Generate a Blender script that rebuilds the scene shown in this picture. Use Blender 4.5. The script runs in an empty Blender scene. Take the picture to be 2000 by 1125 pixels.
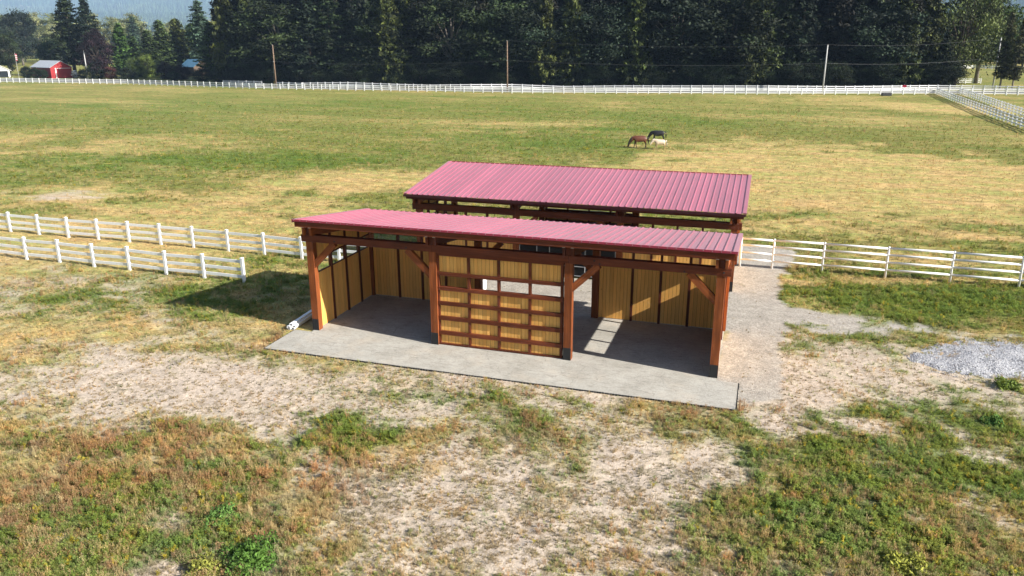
import bpy, math, random
import numpy as np
from mathutils import Matrix, Vector, Euler

random.seed(7)
RNG = np.random.default_rng(7)
scene = bpy.context.scene
COL = scene.collection
R = math.radians

# ------------------------------------------------------------------ camera
CAM = Vector((17.529, -27.211, 11.779))
YAW, PITCH, ROLL = -0.3113, 0.3059, -0.0026
FPX = 1527.66                                   # focal length in pixels of a 2000 px wide picture
_f = Vector((math.sin(YAW) * math.cos(PITCH), math.cos(YAW) * math.cos(PITCH), -math.sin(PITCH)))
_r0 = Vector((math.cos(YAW), -math.sin(YAW), 0))
_u0 = _r0.cross(_f)
_r = math.cos(ROLL) * _r0 + math.sin(ROLL) * _u0
_u = -math.sin(ROLL) * _r0 + math.cos(ROLL) * _u0
cd = bpy.data.cameras.new('camera')
cam = bpy.data.objects.new('camera', cd)
COL.objects.link(cam)
m = Matrix((_r, _u, -_f)).transposed().to_4x4()
m.translation = CAM
cam.matrix_world = m
cd.sensor_width = 36
cd.lens = FPX / 2000 * 36
cd.clip_end = 40000
cd.clip_start = 0.5
scene.camera = cam

# ------------------------------------------------------------------ light
TO_SUN = Vector((1.70, -0.29, 1.0)).normalized()
SUN_EL = math.asin(TO_SUN.z)
SUN_AZ = math.atan2(TO_SUN.x, TO_SUN.y)         # clockwise from +y
world = bpy.data.worlds.new('World')
scene.world = world
world.use_nodes = True
wn = world.node_tree
wn.nodes.clear()
sky = wn.nodes.new('ShaderNodeTexSky')
sky.sky_type = 'NISHITA'
sky.sun_disc = False
sky.sun_elevation = SUN_EL
sky.sun_rotation = SUN_AZ
sky.altitude = 100
sky.air_density = 1.0
sky.dust_density = 1.5
bg = wn.nodes.new('ShaderNodeBackground')
bg.inputs['Strength'].default_value = 0.052
wo = wn.nodes.new('ShaderNodeOutputWorld')
wn.links.new(sky.outputs[0], bg.inputs[0])
wn.links.new(bg.outputs[0], wo.inputs[0])
sl = bpy.data.lights.new('sun', 'SUN')
sl.energy = 5.0
sl.angle = R(0.5)
sl.color = (1.0, 0.945, 0.86)
sun = bpy.data.objects.new('sun', sl)
COL.objects.link(sun)
sun.rotation_euler = TO_SUN.to_track_quat('Z', 'Y').to_euler()
sun.location = (60, -20, 60)
vs = scene.view_settings
vs.view_transform = 'Standard'
vs.look = 'None'
vs.exposure = 1.40
vs.gamma = 1
vs.use_curve_mapping = False
scene.cycles.max_bounces = 5
scene.cycles.diffuse_bounces = 3
scene.cycles.glossy_bounces = 2
scene.cycles.transmission_bounces = 2
scene.cycles.volume_bounces = 0
scene.cycles.use_adaptive_sampling = True
scene.cycles.adaptive_threshold = 0.02
scene.cycles.use_denoising = True


# ------------------------------------------------------------------ helpers
def ground_at(px, py, z=0.0):
    """Ground point seen at a pixel of the 2000 x 1125 photograph."""
    d = _f + _r * ((px - 1000) / FPX) + _u * ((562.5 - py) / FPX)
    t = (z - CAM.z) / d.z
    return CAM + d * t


def height_at(P, py):
    """Height of the point above P that is seen at picture row py."""
    lo, hi = 0.0, 90.0
    for _ in range(40):
        mid = (lo + hi) / 2
        d = Vector((P.x, P.y, mid)) - CAM
        v = 562.5 - FPX * d.dot(_u) / d.dot(_f)
        if v > py:
            lo = mid
        else:
            hi = mid
    return lo


def px_per_m(P):
    return FPX / (Vector(P) - CAM).dot(_f)


def empty(name, loc=(0, 0, 0), rz=0.0):
    o = bpy.data.objects.new(name, None)
    COL.objects.link(o)
    o.location = loc
    o.rotation_euler = (0, 0, rz)
    o.empty_display_size = 0.2
    return o


def tag(o, label=None, cat=None, group=None, kind=None):
    if label: o['label'] = label
    if cat: o['category'] = cat
    if group: o['group'] = group
    if kind: o['kind'] = kind
    return o


def link(name, mesh, parent=None, loc=(0, 0, 0), rot=(0, 0, 0), scale=(1, 1, 1)):
    o = bpy.data.objects.new(name, mesh)
    COL.objects.link(o)
    o.parent = parent
    o.location = loc
    o.rotation_euler = rot
    o.scale = scale
    return o


def np_mesh(name, verts, quads=None, tris=None, mat=None, tint=None, smooth=False):
    """Mesh from numpy arrays; tint is one colour per face."""
    me = bpy.data.meshes.new(name)
    verts = np.asarray(verts, dtype=np.float32).reshape(-1, 3)
    lens, idx = [], []
    if quads is not None and len(quads):
        q = np.asarray(quads, dtype=np.int32).reshape(-1, 4)
        idx.append(q.ravel()); lens.append(np.full(len(q), 4, np.int32))
    if tris is not None and len(tris):
        t = np.asarray(tris, dtype=np.int32).reshape(-1, 3)
        idx.append(t.ravel()); lens.append(np.full(len(t), 3, np.int32))
    idx = np.concatenate(idx); lens = np.concatenate(lens)
    me.vertices.add(len(verts)); me.vertices.foreach_set('co', verts.ravel())
    me.loops.add(len(idx)); me.loops.foreach_set('vertex_index', idx)
    me.polygons.add(len(lens))
    st = np.zeros(len(lens), np.int32); st[1:] = np.cumsum(lens)[:-1]
    me.polygons.foreach_set('loop_start', st)
    me.polygons.foreach_set('loop_total', lens)
    if smooth:
        me.polygons.foreach_set('use_smooth', np.ones(len(lens), bool))
    me.update(calc_edges=True)
    if tint is not None:
        a = me.color_attributes.new('tint', 'FLOAT_COLOR', 'CORNER')
        c = np.ones((len(idx), 4), np.float32)
        c[:, :3] = np.repeat(np.asarray(tint, np.float32), lens, axis=0)
        a.data.foreach_set('color', c.ravel())
    if mat: me.materials.append(mat)
    return me


BOXF = [(0, 3, 2, 1), (4, 5, 6, 7), (0, 1, 5, 4), (1, 2, 6, 5), (2, 3, 7, 6), (3, 0, 4, 7)]
_boxes = {}


def box_mesh(dx, dy, dz, mat, bevel=0.0):
    """Box centred at the origin, its UV running along the longest side in metres."""
    key = (round(dx, 3), round(dy, 3), round(dz, 3), mat.name)
    if key in _boxes:
        return _boxes[key]
    x, y, z = dx / 2, dy / 2, dz / 2
    v = [(-x, -y, -z), (x, -y, -z), (x, y, -z), (-x, y, -z), (-x, -y, z), (x, -y, z), (x, y, z), (-x, y, z)]
    me = bpy.data.meshes.new('timber')
    me.from_pydata(v, [], BOXF)
    uv = me.uv_layers.new(name='UVMap')
    ax = int(np.argmax((dx, dy, dz)))
    oth = [a for a in range(3) if a != ax]
    for p in me.polygons:
        for li in p.loop_indices:
            c = me.vertices[me.loops[li].vertex_index].co
            uv.data[li].uv = (c[ax], c[oth[0]] * 1.0 + c[oth[1]] * 1.37)
    me.materials.append(mat)
    _boxes[key] = me
    return me


def bar(name, lo, hi, mat, parent):
    lo, hi = Vector(lo), Vector(hi)
    d = hi - lo
    return link(name, box_mesh(d.x, d.y, d.z, mat), parent, (lo + hi) / 2)


def beam_between(name, a, b, w, h, mat, parent, up=(0, 0, 1)):
    """A timber of section w x h from a to b."""
    a, b = Vector(a), Vector(b)
    d = b - a
    q = d.to_track_quat('Y', 'Z')
    return link(name, box_mesh(w, d.length, h, mat), parent, (a + b) / 2, q.to_euler())


class MB:
    def __init__(self):
        self.v, self.f, self.t = [], [], []

    def hexa(self, pts, tint=None):
        n = len(self.v)
        self.v += [tuple(p) for p in pts]
        self.f += [tuple(n + i for i in q) for q in BOXF]
        self.t += [tint or (1, 1, 1)] * 6

    def box(self, lo, hi, tint=None):
        (x0, y0, z0), (x1, y1, z1) = lo, hi
        self.hexa([(x0, y0, z0), (x1, y0, z0), (x1, y1, z0), (x0, y1, z0),
                   (x0, y0, z1), (x1, y0, z1), (x1, y1, z1), (x0, y1, z1)], tint)

    def tube(self, pts, rad, n=6, tint=None, cap=True):
        pts = [Vector(p) for p in pts]
        if not hasattr(rad, '__len__'): rad = [rad] * len(pts)
        base = len(self.v)
        for i, p in enumerate(pts):
            d = (pts[min(i + 1, len(pts) - 1)] - pts[max(i - 1, 0)]).normalized()
            a = d.orthogonal().normalized() if abs(d.z) < 0.95 else Vector((1, 0, 0))
            a = (a - d * a.dot(d)).normalized()
            b = d.cross(a)
            for k in range(n):
                t = 2 * math.pi * k / n
                self.v.append(tuple(p + (a * math.cos(t) + b * math.sin(t)) * rad[i]))
        for i in range(len(pts) - 1):
            for k in range(n):
                k2 = (k + 1) % n
                self.f.append((base + i * n + k, base + i * n + k2, base + (i + 1) * n + k2, base + (i + 1) * n + k))
                self.t.append(tint or (1, 1, 1))
        if cap:
            e = base + (len(pts) - 1) * n
            self.f.append(tuple(range(e, e + n))); self.t.append(tint or (1, 1, 1))
            self.f.append(tuple(range(base + n - 1, base - 1, -1))); self.t.append(tint or (1, 1, 1))

    def mesh(self, name, mat, smooth=False):
        me = bpy.data.meshes.new(name)
        me.from_pydata(self.v, [], self.f)
        a = me.color_attributes.new('tint', 'FLOAT_COLOR', 'CORNER')
        i = 0
        cols = []
        for p, t in zip(self.f, self.t):
            cols += [(*t, 1.0)] * len(p)
        a.data.foreach_set('color', np.array(cols, np.float32).ravel())
        if smooth:
            me.polygons.foreach_set('use_smooth', np.ones(len(me.polygons), bool))
        me.materials.append(mat)
        return me

    def build(self, name, mat, parent=None, loc=(0, 0, 0), rot=(0, 0, 0), smooth=False):
        return link(name, self.mesh(name, mat, smooth), parent, loc, rot)


# ------------------------------------------------------------------ numpy noise
def vnoise(x, y, seed):
    xi, yi = np.floor(x).astype(np.int64), np.floor(y).astype(np.int64)
    fx, fy = x - xi, y - yi
    fx = fx * fx * (3 - 2 * fx); fy = fy * fy * (3 - 2 * fy)

    def h(a, b):
        n = (a * 374761393 + b * 668265263 + seed * 974634777) & 0x7fffffff
        n = ((n ^ (n >> 13)) * 1274126177) & 0x7fffffff
        n = ((n ^ (n >> 16)) * 2246822519) & 0x7fffffff
        return ((n ^ (n >> 15)) & 0xffffff) / float(0xffffff)
    a, b, c, d = h(xi, yi), h(xi + 1, yi), h(xi, yi + 1), h(xi + 1, yi + 1)
    return (a * (1 - fx) + b * fx) * (1 - fy) + (c * (1 - fx) + d * fx) * fy


def fbm(x, y, size, octaves=4, seed=0, gain=0.55):
    """Fractal noise about zero, roughly within -1..1."""
    s = np.zeros_like(x, dtype=float); amp = 1.0; tot = 0.0; f = 1.0 / size
    for o in range(octaves):
        s += amp * (vnoise(x * f + 17.3 * o, y * f - 9.1 * o, seed + o * 31) - 0.5) * 2
        tot += amp; amp *= gain; f *= 2.03
    return s / tot * 1.6


def smooth(e0, e1, x):
    t = np.clip((x - e0) / (e1 - e0), 0, 1)
    return t * t * (3 - 2 * t)


# ------------------------------------------------------------------ materials
def new_mat(name):
    mt = bpy.data.materials.new(name)
    mt.use_nodes = True
    nt = mt.node_tree
    return mt, nt, nt.nodes['Principled BSDF']


def N(nt, kind, **kw):
    n = nt.nodes.new(kind)
    for k, v in kw.items():
        setattr(n, k, v)
    return n


def mixc(nt, fac, a, b, blend='MIX'):
    n = nt.nodes.new('ShaderNodeMix')
    n.data_type = 'RGBA'
    n.blend_type = blend
    for sock, val in ((n.inputs[0], fac), (n.inputs[6], a), (n.inputs[7], b)):
        if hasattr(val, 'is_linked'):
            nt.links.new(val, sock)
        elif isinstance(val, (int, float)):
            sock.default_value = val
        else:
            sock.default_value = (*val, 1.0)
    return n.outputs[2]


def ramp(nt, sock, stops):
    n = nt.nodes.new('ShaderNodeValToRGB')
    el = n.color_ramp.elements
    while len(el) < len(stops): el.new(0.5)
    for e, (p, c) in zip(el, stops):
        e.position = p
        e.color = (c, c, c, 1) if isinstance(c, (int, float)) else (*c, 1)
    nt.links.new(sock, n.inputs[0])
    return n.outputs[0]


def noise(nt, scale, detail=4, rough=0.6, vec=None, dim='3D', w=None):
    n = nt.nodes.new('ShaderNodeTexNoise')
    n.noise_dimensions = dim
    n.inputs['Scale'].default_value = scale
    n.inputs['Detail'].default_value = detail
    n.inputs['Roughness'].default_value = rough
    if vec is not None: nt.links.new(vec, n.inputs['Vector'])
    if w is not None: nt.links.new(w, n.inputs['W'])
    return n.outputs['Fac']


def mapping(nt, sock, scale):
    n = nt.nodes.new('ShaderNodeMapping')
    n.inputs['Scale'].default_value = scale
    nt.links.new(sock, n.inputs[0])
    return n.outputs[0]


def bump(nt, b, height, strength, dist):
    n = nt.nodes.new('ShaderNodeBump')
    n.inputs['Strength'].default_value = strength
    n.inputs['Distance'].default_value = dist
    nt.links.new(height, n.inputs['Height'])
    nt.links.new(n.outputs[0], b.inputs['Normal'])


def timber_material(name, dark, light, rough=0.6):
    mt, nt, b = new_mat(name)
    uv = N(nt, 'ShaderNodeUVMap').outputs[0]
    oi = N(nt, 'ShaderNodeObjectInfo')
    wmul = N(nt, 'ShaderNodeMath', operation='MULTIPLY'); wmul.inputs[1].default_value = 57.0
    nt.links.new(oi.outputs['Random'], wmul.inputs[0])
    g = noise(nt, 1.0, 5, 0.65, mapping(nt, uv, (0.9, 16, 1)), '4D', wmul.outputs[0])
    blot = noise(nt, 1.0, 3, 0.6, mapping(nt, uv, (0.8, 2.5, 1)), '4D', wmul.outputs[0])
    c = mixc(nt, ramp(nt, g, [(0.28, 0.0), (0.72, 1.0)]), dark, light)
    c = mixc(nt, 0.75, c, ramp(nt, blot, [(0.3, 0.50), (0.7, 1.18)]), 'MULTIPLY')
    c = mixc(nt, 1.0, c, ramp(nt, oi.outputs['Random'], [(0, 0.82), (1, 1.12)]), 'MULTIPLY')
    nt.links.new(c, b.inputs['Base Color'])
    b.inputs['Roughness'].default_value = rough
    b.inputs['Specular IOR Level'].default_value = 0.18
    bump(nt, b, g, 0.25, 0.006)
    return mt


def plain(name, col, rough=0.6, metal=0.0, vary=0.12, scale=6.0, spec=0.4, dirt=None):
    """One colour broken up by two noises, for paint, metal and plastic."""
    mt, nt, b = new_mat(name)
    tc = N(nt, 'ShaderNodeTexCoord')
    n1 = noise(nt, scale, 5, 0.65, tc.outputs['Object'])
    c = mixc(nt, 1.0, col, ramp(nt, n1, [(0.3, 1 - vary), (0.7, 1 + vary)]), 'MULTIPLY')
    if dirt:
        n2 = noise(nt, scale * 0.35, 6, 0.7, tc.outputs['Object'])
        c = mixc(nt, ramp(nt, n2, [(0.5, 0.0), (0.75, dirt[0])]), c, dirt[1])
    nt.links.new(c, b.inputs['Base Color'])
    b.inputs['Roughness'].default_value = rough
    b.inputs['Metallic'].default_value = metal
    b.inputs['Specular IOR Level'].default_value = spec
    return mt


def tint_material(name, col, rough=0.7, hue=0.0, grain=True, translucent=0.0, spec=0.25, vary=(0.8, 1.2)):
    """Colour times the per-face tint, shifted a little for each object."""
    mt, nt, b = new_mat(name)
    at = N(nt, 'ShaderNodeAttribute', attribute_name='tint')
    oi = N(nt, 'ShaderNodeObjectInfo')
    c = mixc(nt, 1.0, at.outputs['Color'], col, 'MULTIPLY')
    c = mixc(nt, 1.0, c, ramp(nt, oi.outputs['Random'], [(0, vary[0]), (1, vary[1])]), 'MULTIPLY')
    if hue:
        hs = N(nt, 'ShaderNodeHueSaturation')
        mr = N(nt, 'ShaderNodeMapRange')
        mr.inputs[3].default_value = 0.5 - hue; mr.inputs[4].default_value = 0.5 + hue
        wn_ = N(nt, 'ShaderNodeTexWhiteNoise', noise_dimensions='1D')
        nt.links.new(oi.outputs['Random'], wn_.inputs['W'])
        nt.links.new(wn_.outputs[0], mr.inputs[0])
        nt.links.new(mr.outputs[0], hs.inputs['Hue'])
        nt.links.new(c, hs.inputs['Color'])
        c = hs.outputs[0]
    nt.links.new(c, b.inputs['Base Color'])
    b.inputs['Roughness'].default_value = rough
    b.inputs['Specular IOR Level'].default_value = spec
    if translucent:
        tr = N(nt, 'ShaderNodeBsdfTranslucent')
        nt.links.new(c, tr.inputs[0])
        mx = N(nt, 'ShaderNodeMixShader'); mx.inputs[0].default_value = translucent
        out = nt.nodes['Material Output']
        nt.links.new(b.outputs[0], mx.inputs[1]); nt.links.new(tr.outputs[0], mx.inputs[2])
        nt.links.new(mx.outputs[0], out.inputs[0])
    return mt


M = {}
M['timber'] = timber_material('stained_timber', (0.13, 0.033, 0.011), (0.33, 0.100, 0.030))
M['timber_mid'] = timber_material('shade_toned_red_timber', (0.075, 0.018, 0.009), (0.19, 0.050, 0.020))  # post stain darkened to carry the overhang's shade on beams and fascia
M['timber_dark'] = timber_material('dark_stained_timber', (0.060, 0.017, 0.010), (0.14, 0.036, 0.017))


def board_material():
    mt, nt, b = new_mat('pine_boards')
    at = N(nt, 'ShaderNodeAttribute', attribute_name='tint')
    tc = N(nt, 'ShaderNodeTexCoord')
    oi = N(nt, 'ShaderNodeObjectInfo')
    wm = N(nt, 'ShaderNodeMath', operation='MULTIPLY'); wm.inputs[1].default_value = 31.0
    nt.links.new(oi.outputs['Random'], wm.inputs[0])
    g = noise(nt, 1.0, 5, 0.65, mapping(nt, tc.outputs['Object'], (24, 24, 1.6)), '4D', wm.outputs[0])
    k = noise(nt, 1.0, 2, 0.5, mapping(nt, tc.outputs['Object'], (9, 9, 5)), '4D', wm.outputs[0])
    c = mixc(nt, ramp(nt, g, [(0.3, 0), (0.7, 1)]), (0.63, 0.325, 0.080), (0.80, 0.450, 0.125))
    c = mixc(nt, 1.0, c, at.outputs['Color'], 'MULTIPLY')
    c = mixc(nt, ramp(nt, k, [(0.72, 0.0), (0.80, 0.7)]), c, (0.20, 0.085, 0.025))
    nt.links.new(c, b.inputs['Base Color'])
    b.inputs['Roughness'].default_value = 0.6
    b.inputs['Specular IOR Level'].default_value = 0.25
    return mt


M['board'] = board_material()


def roof_material():
    mt, nt, b = new_mat('red_roof_steel')
    tc = N(nt, 'ShaderNodeTexCoord')
    g = N(nt, 'ShaderNodeNewGeometry')
    n1 = noise(nt, 0.9, 6, 0.65, g.outputs['Position'])
    n2 = noise(nt, 14, 3, 0.6, g.outputs['Position'])
    c = mixc(nt, ramp(nt, n1, [(0.3, 0.0), (0.7, 1.0)]), (0.31, 0.054, 0.092), (0.36, 0.070, 0.116))
    c = mixc(nt, ramp(nt, n2, [(0.70, 0.0), (0.80, 0.45)]), c, (0.60, 0.45, 0.42))
    oi = N(nt, 'ShaderNodeObjectInfo')
    c = mixc(nt, 1.0, c, ramp(nt, oi.outputs['Random'], [(0, 0.88), (1, 1.10)]), 'MULTIPLY')
    nt.links.new(c, b.inputs['Base Color'])
    nt.links.new(ramp(nt, n1, [(0.3, 0.42), (0.7, 0.62)]), b.inputs['Roughness'])
    b.inputs['Specular IOR Level'].default_value = 0.6
    b.inputs['Coat Weight'].default_value = 0.7
    b.inputs['Coat Roughness'].default_value = 0.3
    b.inputs['Sheen Weight'].default_value = 0.25
    b.inputs['Sheen Roughness'].default_value = 0.4
    return mt


M['roof'] = roof_material()
M['roof_trim'] = plain('red_trim_steel', (0.27, 0.030, 0.060), 0.4, vary=0.1)
M['gutter'] = plain('dark_gutter', (0.045, 0.012, 0.014), 0.4)
M['black'] = plain('black_rubber', (0.014, 0.014, 0.015), 0.7)
M['mesh_black'] = plain('black_stall_panel', (0.007, 0.007, 0.008), 0.8)
M['galv'] = plain('galvanised_steel', (0.45, 0.46, 0.47), 0.45, 0.6)
M['vinyl'] = plain('white_vinyl', (0.76, 0.77, 0.78), 0.35, vary=0.04, dirt=(0.45, (0.50, 0.47, 0.38)))
M['pipe'] = plain('white_pipe_paint', (0.80, 0.80, 0.80), 0.4, vary=0.05)
M['bark'] = plain('bark', (0.075, 0.055, 0.042), 0.9, vary=0.4, scale=5)
M['bark_pale'] = plain('pale_bark', (0.20, 0.175, 0.15), 0.9, vary=0.4, scale=5)
M['pole'] = plain('weathered_pole', (0.17, 0.115, 0.08), 0.85, vary=0.3, scale=3)
M['pole_grey'] = plain('grey_pole', (0.42, 0.42, 0.42), 0.8, vary=0.15, scale=3)
M['yellow'] = plain('yellow_guard', (0.55, 0.38, 0.04), 0.5)
M['wire'] = plain('wire', (0.10, 0.105, 0.115), 0.5)
M['barn_red'] = plain('barn_red', (0.27, 0.016, 0.020), 0.6, vary=0.12, scale=1.5)
M['white_paint'] = plain('white_paint', (0.78, 0.78, 0.78), 0.5, vary=0.05)
M['grey_roof'] = plain('grey_metal_roof', (0.36, 0.38, 0.41), 0.45, vary=0.1, scale=2)
M['blue_roof'] = plain('blue_metal_roof', (0.06, 0.14, 0.22), 0.45, vary=0.1, scale=2)
M['brown_wall'] = plain('brown_wall', (0.10, 0.07, 0.05), 0.8)
M['dark_glass_and_shade'] = plain('dark_glass_and_shade', (0.02, 0.025, 0.03), 0.1)  # window glass; also the painted shade inside the open shelter
M['red_sign'] = plain('red_sign', (0.50, 0.02, 0.05), 0.5)
M['asphalt'] = plain('asphalt', (0.11, 0.11, 0.115), 0.9, vary=0.2, scale=1.2)
M['trough'] = plain('dark_trough', (0.03, 0.032, 0.035), 0.6)


# ------------------------------------------------------------------ the ground
# classes: 0 bare soil, 1 green, 2 rust weeds, 3 straw, 4 olive pasture, 5 gravel
CLASS_COL = np.array([(0.475, 0.395, 0.320), (0.135, 0.165, 0.038), (0.29, 0.170, 0.080),
                      (0.45, 0.310, 0.138), (0.205, 0.182, 0.056), (0.35, 0.322, 0.282)])
PATCH = [('B',-3.3,-6.8,4.8,3.4,1.95),('B',9,-3.2,9,2.8,1.45),('B',12,-9.6,5.2,4.8,1.70),('B',15.1,-6.3,2,2,1.35),
('B',6,-10.5,0.8,1.7,1.25),('B',8.2,-10.7,1,1,1.35),('B',21.3,2.4,4.2,4.6,1.90),('B',18.4,-1.7,1,1.4,0.95),('B',16.9,-6.5,0.9,1.2,1.65),
('B',24.5,-3.4,0.6,0.5,1.95),('B',21.4,-2.4,0.8,0.6,1.95),('B',21.2,-4.9,0.7,0.3,1.55),('B',3.6,-13.4,0.5,0.5,1.55),('B',5.1,-15.1,0.5,0.3,2.35),
('B',3.2,-8.1,1.6,1.3,1.25),('G',-13.2,2.4,3.1,4.3,1.00),('G',-6.1,2.9,3.3,3.7,1.20),('G',-13.2,-1.9,1.7,4.8,0.60),('G',6,-7.5,1.5,1,0.90),
('G',7.8,-4.1,1.8,0.8,1.00),('G',12.6,-3.8,2,0.6,1.30),('G',6.6,-9.2,0.6,1.2,0.50),('G',2.1,-14.9,1.6,1.6,0.90),('G',5.9,-13.5,1.3,1.8,1.30),
('G',21.7,-5.6,4.4,4.8,1.45),('G',17.9,-9.4,1.9,2,0.90),('G',25.4,12.9,7.4,3.6,1.50),('G',25.1,-0.7,2.3,2.3,0.90),('G',-9.4,9.1,2.9,2,1.40),
('G',19.5,4.4,0.9,1.2,1.50),('G',22,6.1,1.7,1.3,0.90),('G',-31.2,42.2,17.2,6,1.50),('G',-50.4,39.9,10.9,13,0.75),('G',-7.2,67.5,14.7,11.6,1.12),
('G',-2.1,101.4,20.1,19.7,0.62),('G',-81.3,103.1,42.9,35.1,0.62),('R',0.2,-11.9,3.6,2.6,0.70),('R',6.9,-10.3,1.4,1.1,0.86),('R',8.1,-3.2,1.7,0.7,1.30),
('R',15.8,-2.8,1.7,0.5,1.44),('R',18.4,-1.5,1.2,0.5,1.73),('R',-1.4,-1.5,0.8,1.5,1.30),('R',8.3,-11.1,1.1,0.6,0.65),('R',-9.4,-5.2,1.6,2.2,0.72),
('R',15.5,-10.7,0.9,1.4,0.36),('R',17,-10.1,0.6,0.8,0.36),('S',22.8,52.1,16.4,17.1,3.04),('S',30.6,44.8,10.4,9.7,2.23),('S',-16.2,34.2,7.4,6,1.87),
('S',-35.9,21.1,5.2,5.4,1.17),('S',-18.4,12.2,10.2,8.8,1.95),('S',-52.2,47.5,10.5,11.2,0.94),('S',-77.2,55.7,4.8,23.9,0.63),('S',26.2,27.5,9.8,10.3,0.35),
('S',46.3,132.7,7.2,11,1.65),('S',38,137.7,25.4,28.3,0.50),('S',-11.5,89.6,11.9,5.4,0.81),('S',-2.4,-0.1,2.7,2.7,0.90),('S',-21.5,22.4,10.2,4.7,0.70),
('S',-8.5,-1.5,7.5,3.2,0.90),('G',-8,1.5,8,3,0.80),('S',-14,-3.5,4,2.5,0.60),('G',12,-2.9,6,0.7,0.50),('R',12,-3,7,0.5,0.70),('G',2.5,-12,3.2,2.2,0.70),('S',25,15.4,9,0.8,1.80),('S',22,10,3,1.2,0.60),
('B',-36,21.1,5,2.6,3.00),('B',-24,9,9,1.2,1.30),('B',19.2,-0.5,1.6,2.4,0.80),
('G',26,33,9,3.5,0.50),('S',24,18.5,9,2,0.80),('S',26,50,20,9,1.08),
('G',6.3,-8.4,1.5,1.5,0.90),('R',6.8,-9.8,1.3,1.2,0.80),('B',-6.5,-7,5,2.2,0.90)]
CA, SA = math.cos(0.3113), math.sin(0.3113)


def rect_mask(x, y, x0, x1, y0, y1, soft):
    dx = np.maximum(x0 - x, x - x1); dy = np.maximum(y0 - y, y - y1)
    return smooth(soft, -soft, np.maximum(dx, dy))


def capsule(x, y, a, b, rad, soft):
    ax, ay = a; bx, by = b
    t = np.clip(((x - ax) * (bx - ax) + (y - ay) * (by - ay)) / ((bx - ax) ** 2 + (by - ay) ** 2), 0, 1)
    d = np.hypot(x - ax - t * (bx - ax), y - ay - t * (by - ay))
    return smooth(rad + soft, rad - soft, d)


def gravel_amount(x, y):
    wx = x + fbm(x, y, 1.6, 4, 91) * 0.45
    wy = y + fbm(x, y, 1.6, 4, 92) * 0.45
    g = rect_mask(wx, wy, -1.5, 18.6, 5.3, 11.0, 0.35)
    g = np.maximum(g, rect_mask(wx, wy, 16.4, 18.9, -1.3, 16.3, 0.45))
    g = np.maximum(g, rect_mask(wx, wy, 16.0, 19.5, 15.0, 20.6, 0.4))
    g = np.maximum(g, (0.85 + 0.4 * fbm(x, y, 1.8, 4, 94)) * capsule(wx, wy, (17.0, 8.0), (22.5, 7.6), 1.3, 1.0))
    g = np.maximum(g, (0.50 + 0.38 * fbm(x, y, 1.3, 4, 93)) * capsule(wx, wy, (20, 8.2), (29.5, 7.6), 0.85, 0.6))
    return g


def ground_weights(x, y):
    n = len(x)
    sc_ = np.zeros((6, n))
    near = smooth(12.0, 4.0, y)
    field = 1 - near
    sc_[0] += near * 0.22 - field * 1.6
    sc_[1] += near * -0.25 + field * 0.05
    sc_[2] += near * -0.78 - field * 1.2
    sc_[3] += near * 0.10 + field * 0.15
    sc_[4] += near * 0.05 + field * 0.65
    # ellipses lie along and across the drive's direction of sight lines
    warp = fbm(x, y, 3.0, 4, 5)
    for k, cx, cy, rx, ry, w in PATCH:
        lx = (x - cx) * CA + (y - cy) * SA
        ly = -(x - cx) * SA + (y - cy) * CA
        d = np.sqrt((lx / rx) ** 2 + (ly / ry) ** 2) + warp * 0.5
        a = smooth(1.6, 0.35, d) * w * 1.12
        sc_['BGRS'.index(k)] += a
    big = smooth(30, 60, y)
    for c, (amp, s1) in enumerate(((0.55, 11), (0.7, 12), (0.6, 13), (0.65, 14), (0.45, 15))):
        sc_[c] += amp * (fbm(x * 0.7, y, 1.0, 5, s1, 0.70) * (1.35 - 0.75 * big) + 0.75 * fbm(x * 0.6, y * 1.5, 6.5, 5, s1 + 40) + big * 0.9 * fbm(x * 0.6, y * 1.5, 16, 4, s1 + 80))
        sc_[c] += near * amp * (1.0 * fbm(x * 0.75, y * 1.15, 2.6, 5, s1 + 120, 0.7) + 1.1 * fbm(x, y, 0.55, 2, s1 + 160))
    gv = gravel_amount(x, y)
    sc_[5] = -9.0
    e = np.exp(sc_ * (1.75 + 1.25 * field))
    w_ = e / e.sum(0)
    gk = smooth(0.25, 0.75, gv + fbm(x, y, 0.7, 3, 77) * 0.2)
    w_ = w_ * (1 - gk)
    w_[5] += gk
    return w_


def ground_z(x, y):
    flat = rect_mask(x, y, -1.2, 18.2, -2.6, 18, 0.5)
    g = gravel_amount(x, y)
    z = 0.035 * fbm(x, y, 1.4, 4, 61) + 0.05 * fbm(x, y, 7, 2, 62) * smooth(-3, -8, y) + 0.02 * fbm(x, y, .35, 2, 64)
    return z * (1 - flat) * (1 - 0.8 * g) - 0.012 * flat


def axis(parts):
    out = []
    for a, b, s in parts:
        n = max(1, int(round((b - a) / s)))
        out += list(np.linspace(a, b, n, endpoint=False))
    out.append(parts[-1][1])
    return np.array(out)


gx = axis([(-18500, -3500, 5000), (-3500, -800, 450), (-800, -260, 60), (-260, -90, 5), (-90, -34, 0.9), (-34, -16, 0.35), (-16, 32, 0.15), (32, 60, 0.6), (60, 160, 4), (160, 800, 80), (800, 3500, 450), (3500, 18500, 5000)])
gy = axis([(-400, -60, 60), (-60, -18, 3), (-18, 14, 0.15), (14, 30, 0.28), (30, 75, 0.5), (75, 185, 1.2), (185, 400, 12), (400, 4000, 300), (4000, 18500, 4800)])
X, Y = np.meshgrid(gx, gy)
xf, yf = X.ravel(), Y.ravel()
W = ground_weights(xf, yf)
zf = ground_z(xf, yf)
col = (W[:, :, None] * CLASS_COL[:, None, :]).sum(0)
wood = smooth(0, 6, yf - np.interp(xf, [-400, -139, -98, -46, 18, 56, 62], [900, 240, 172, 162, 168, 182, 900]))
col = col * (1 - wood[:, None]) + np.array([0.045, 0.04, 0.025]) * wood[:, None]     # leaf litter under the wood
gcov = W[5]
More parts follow.
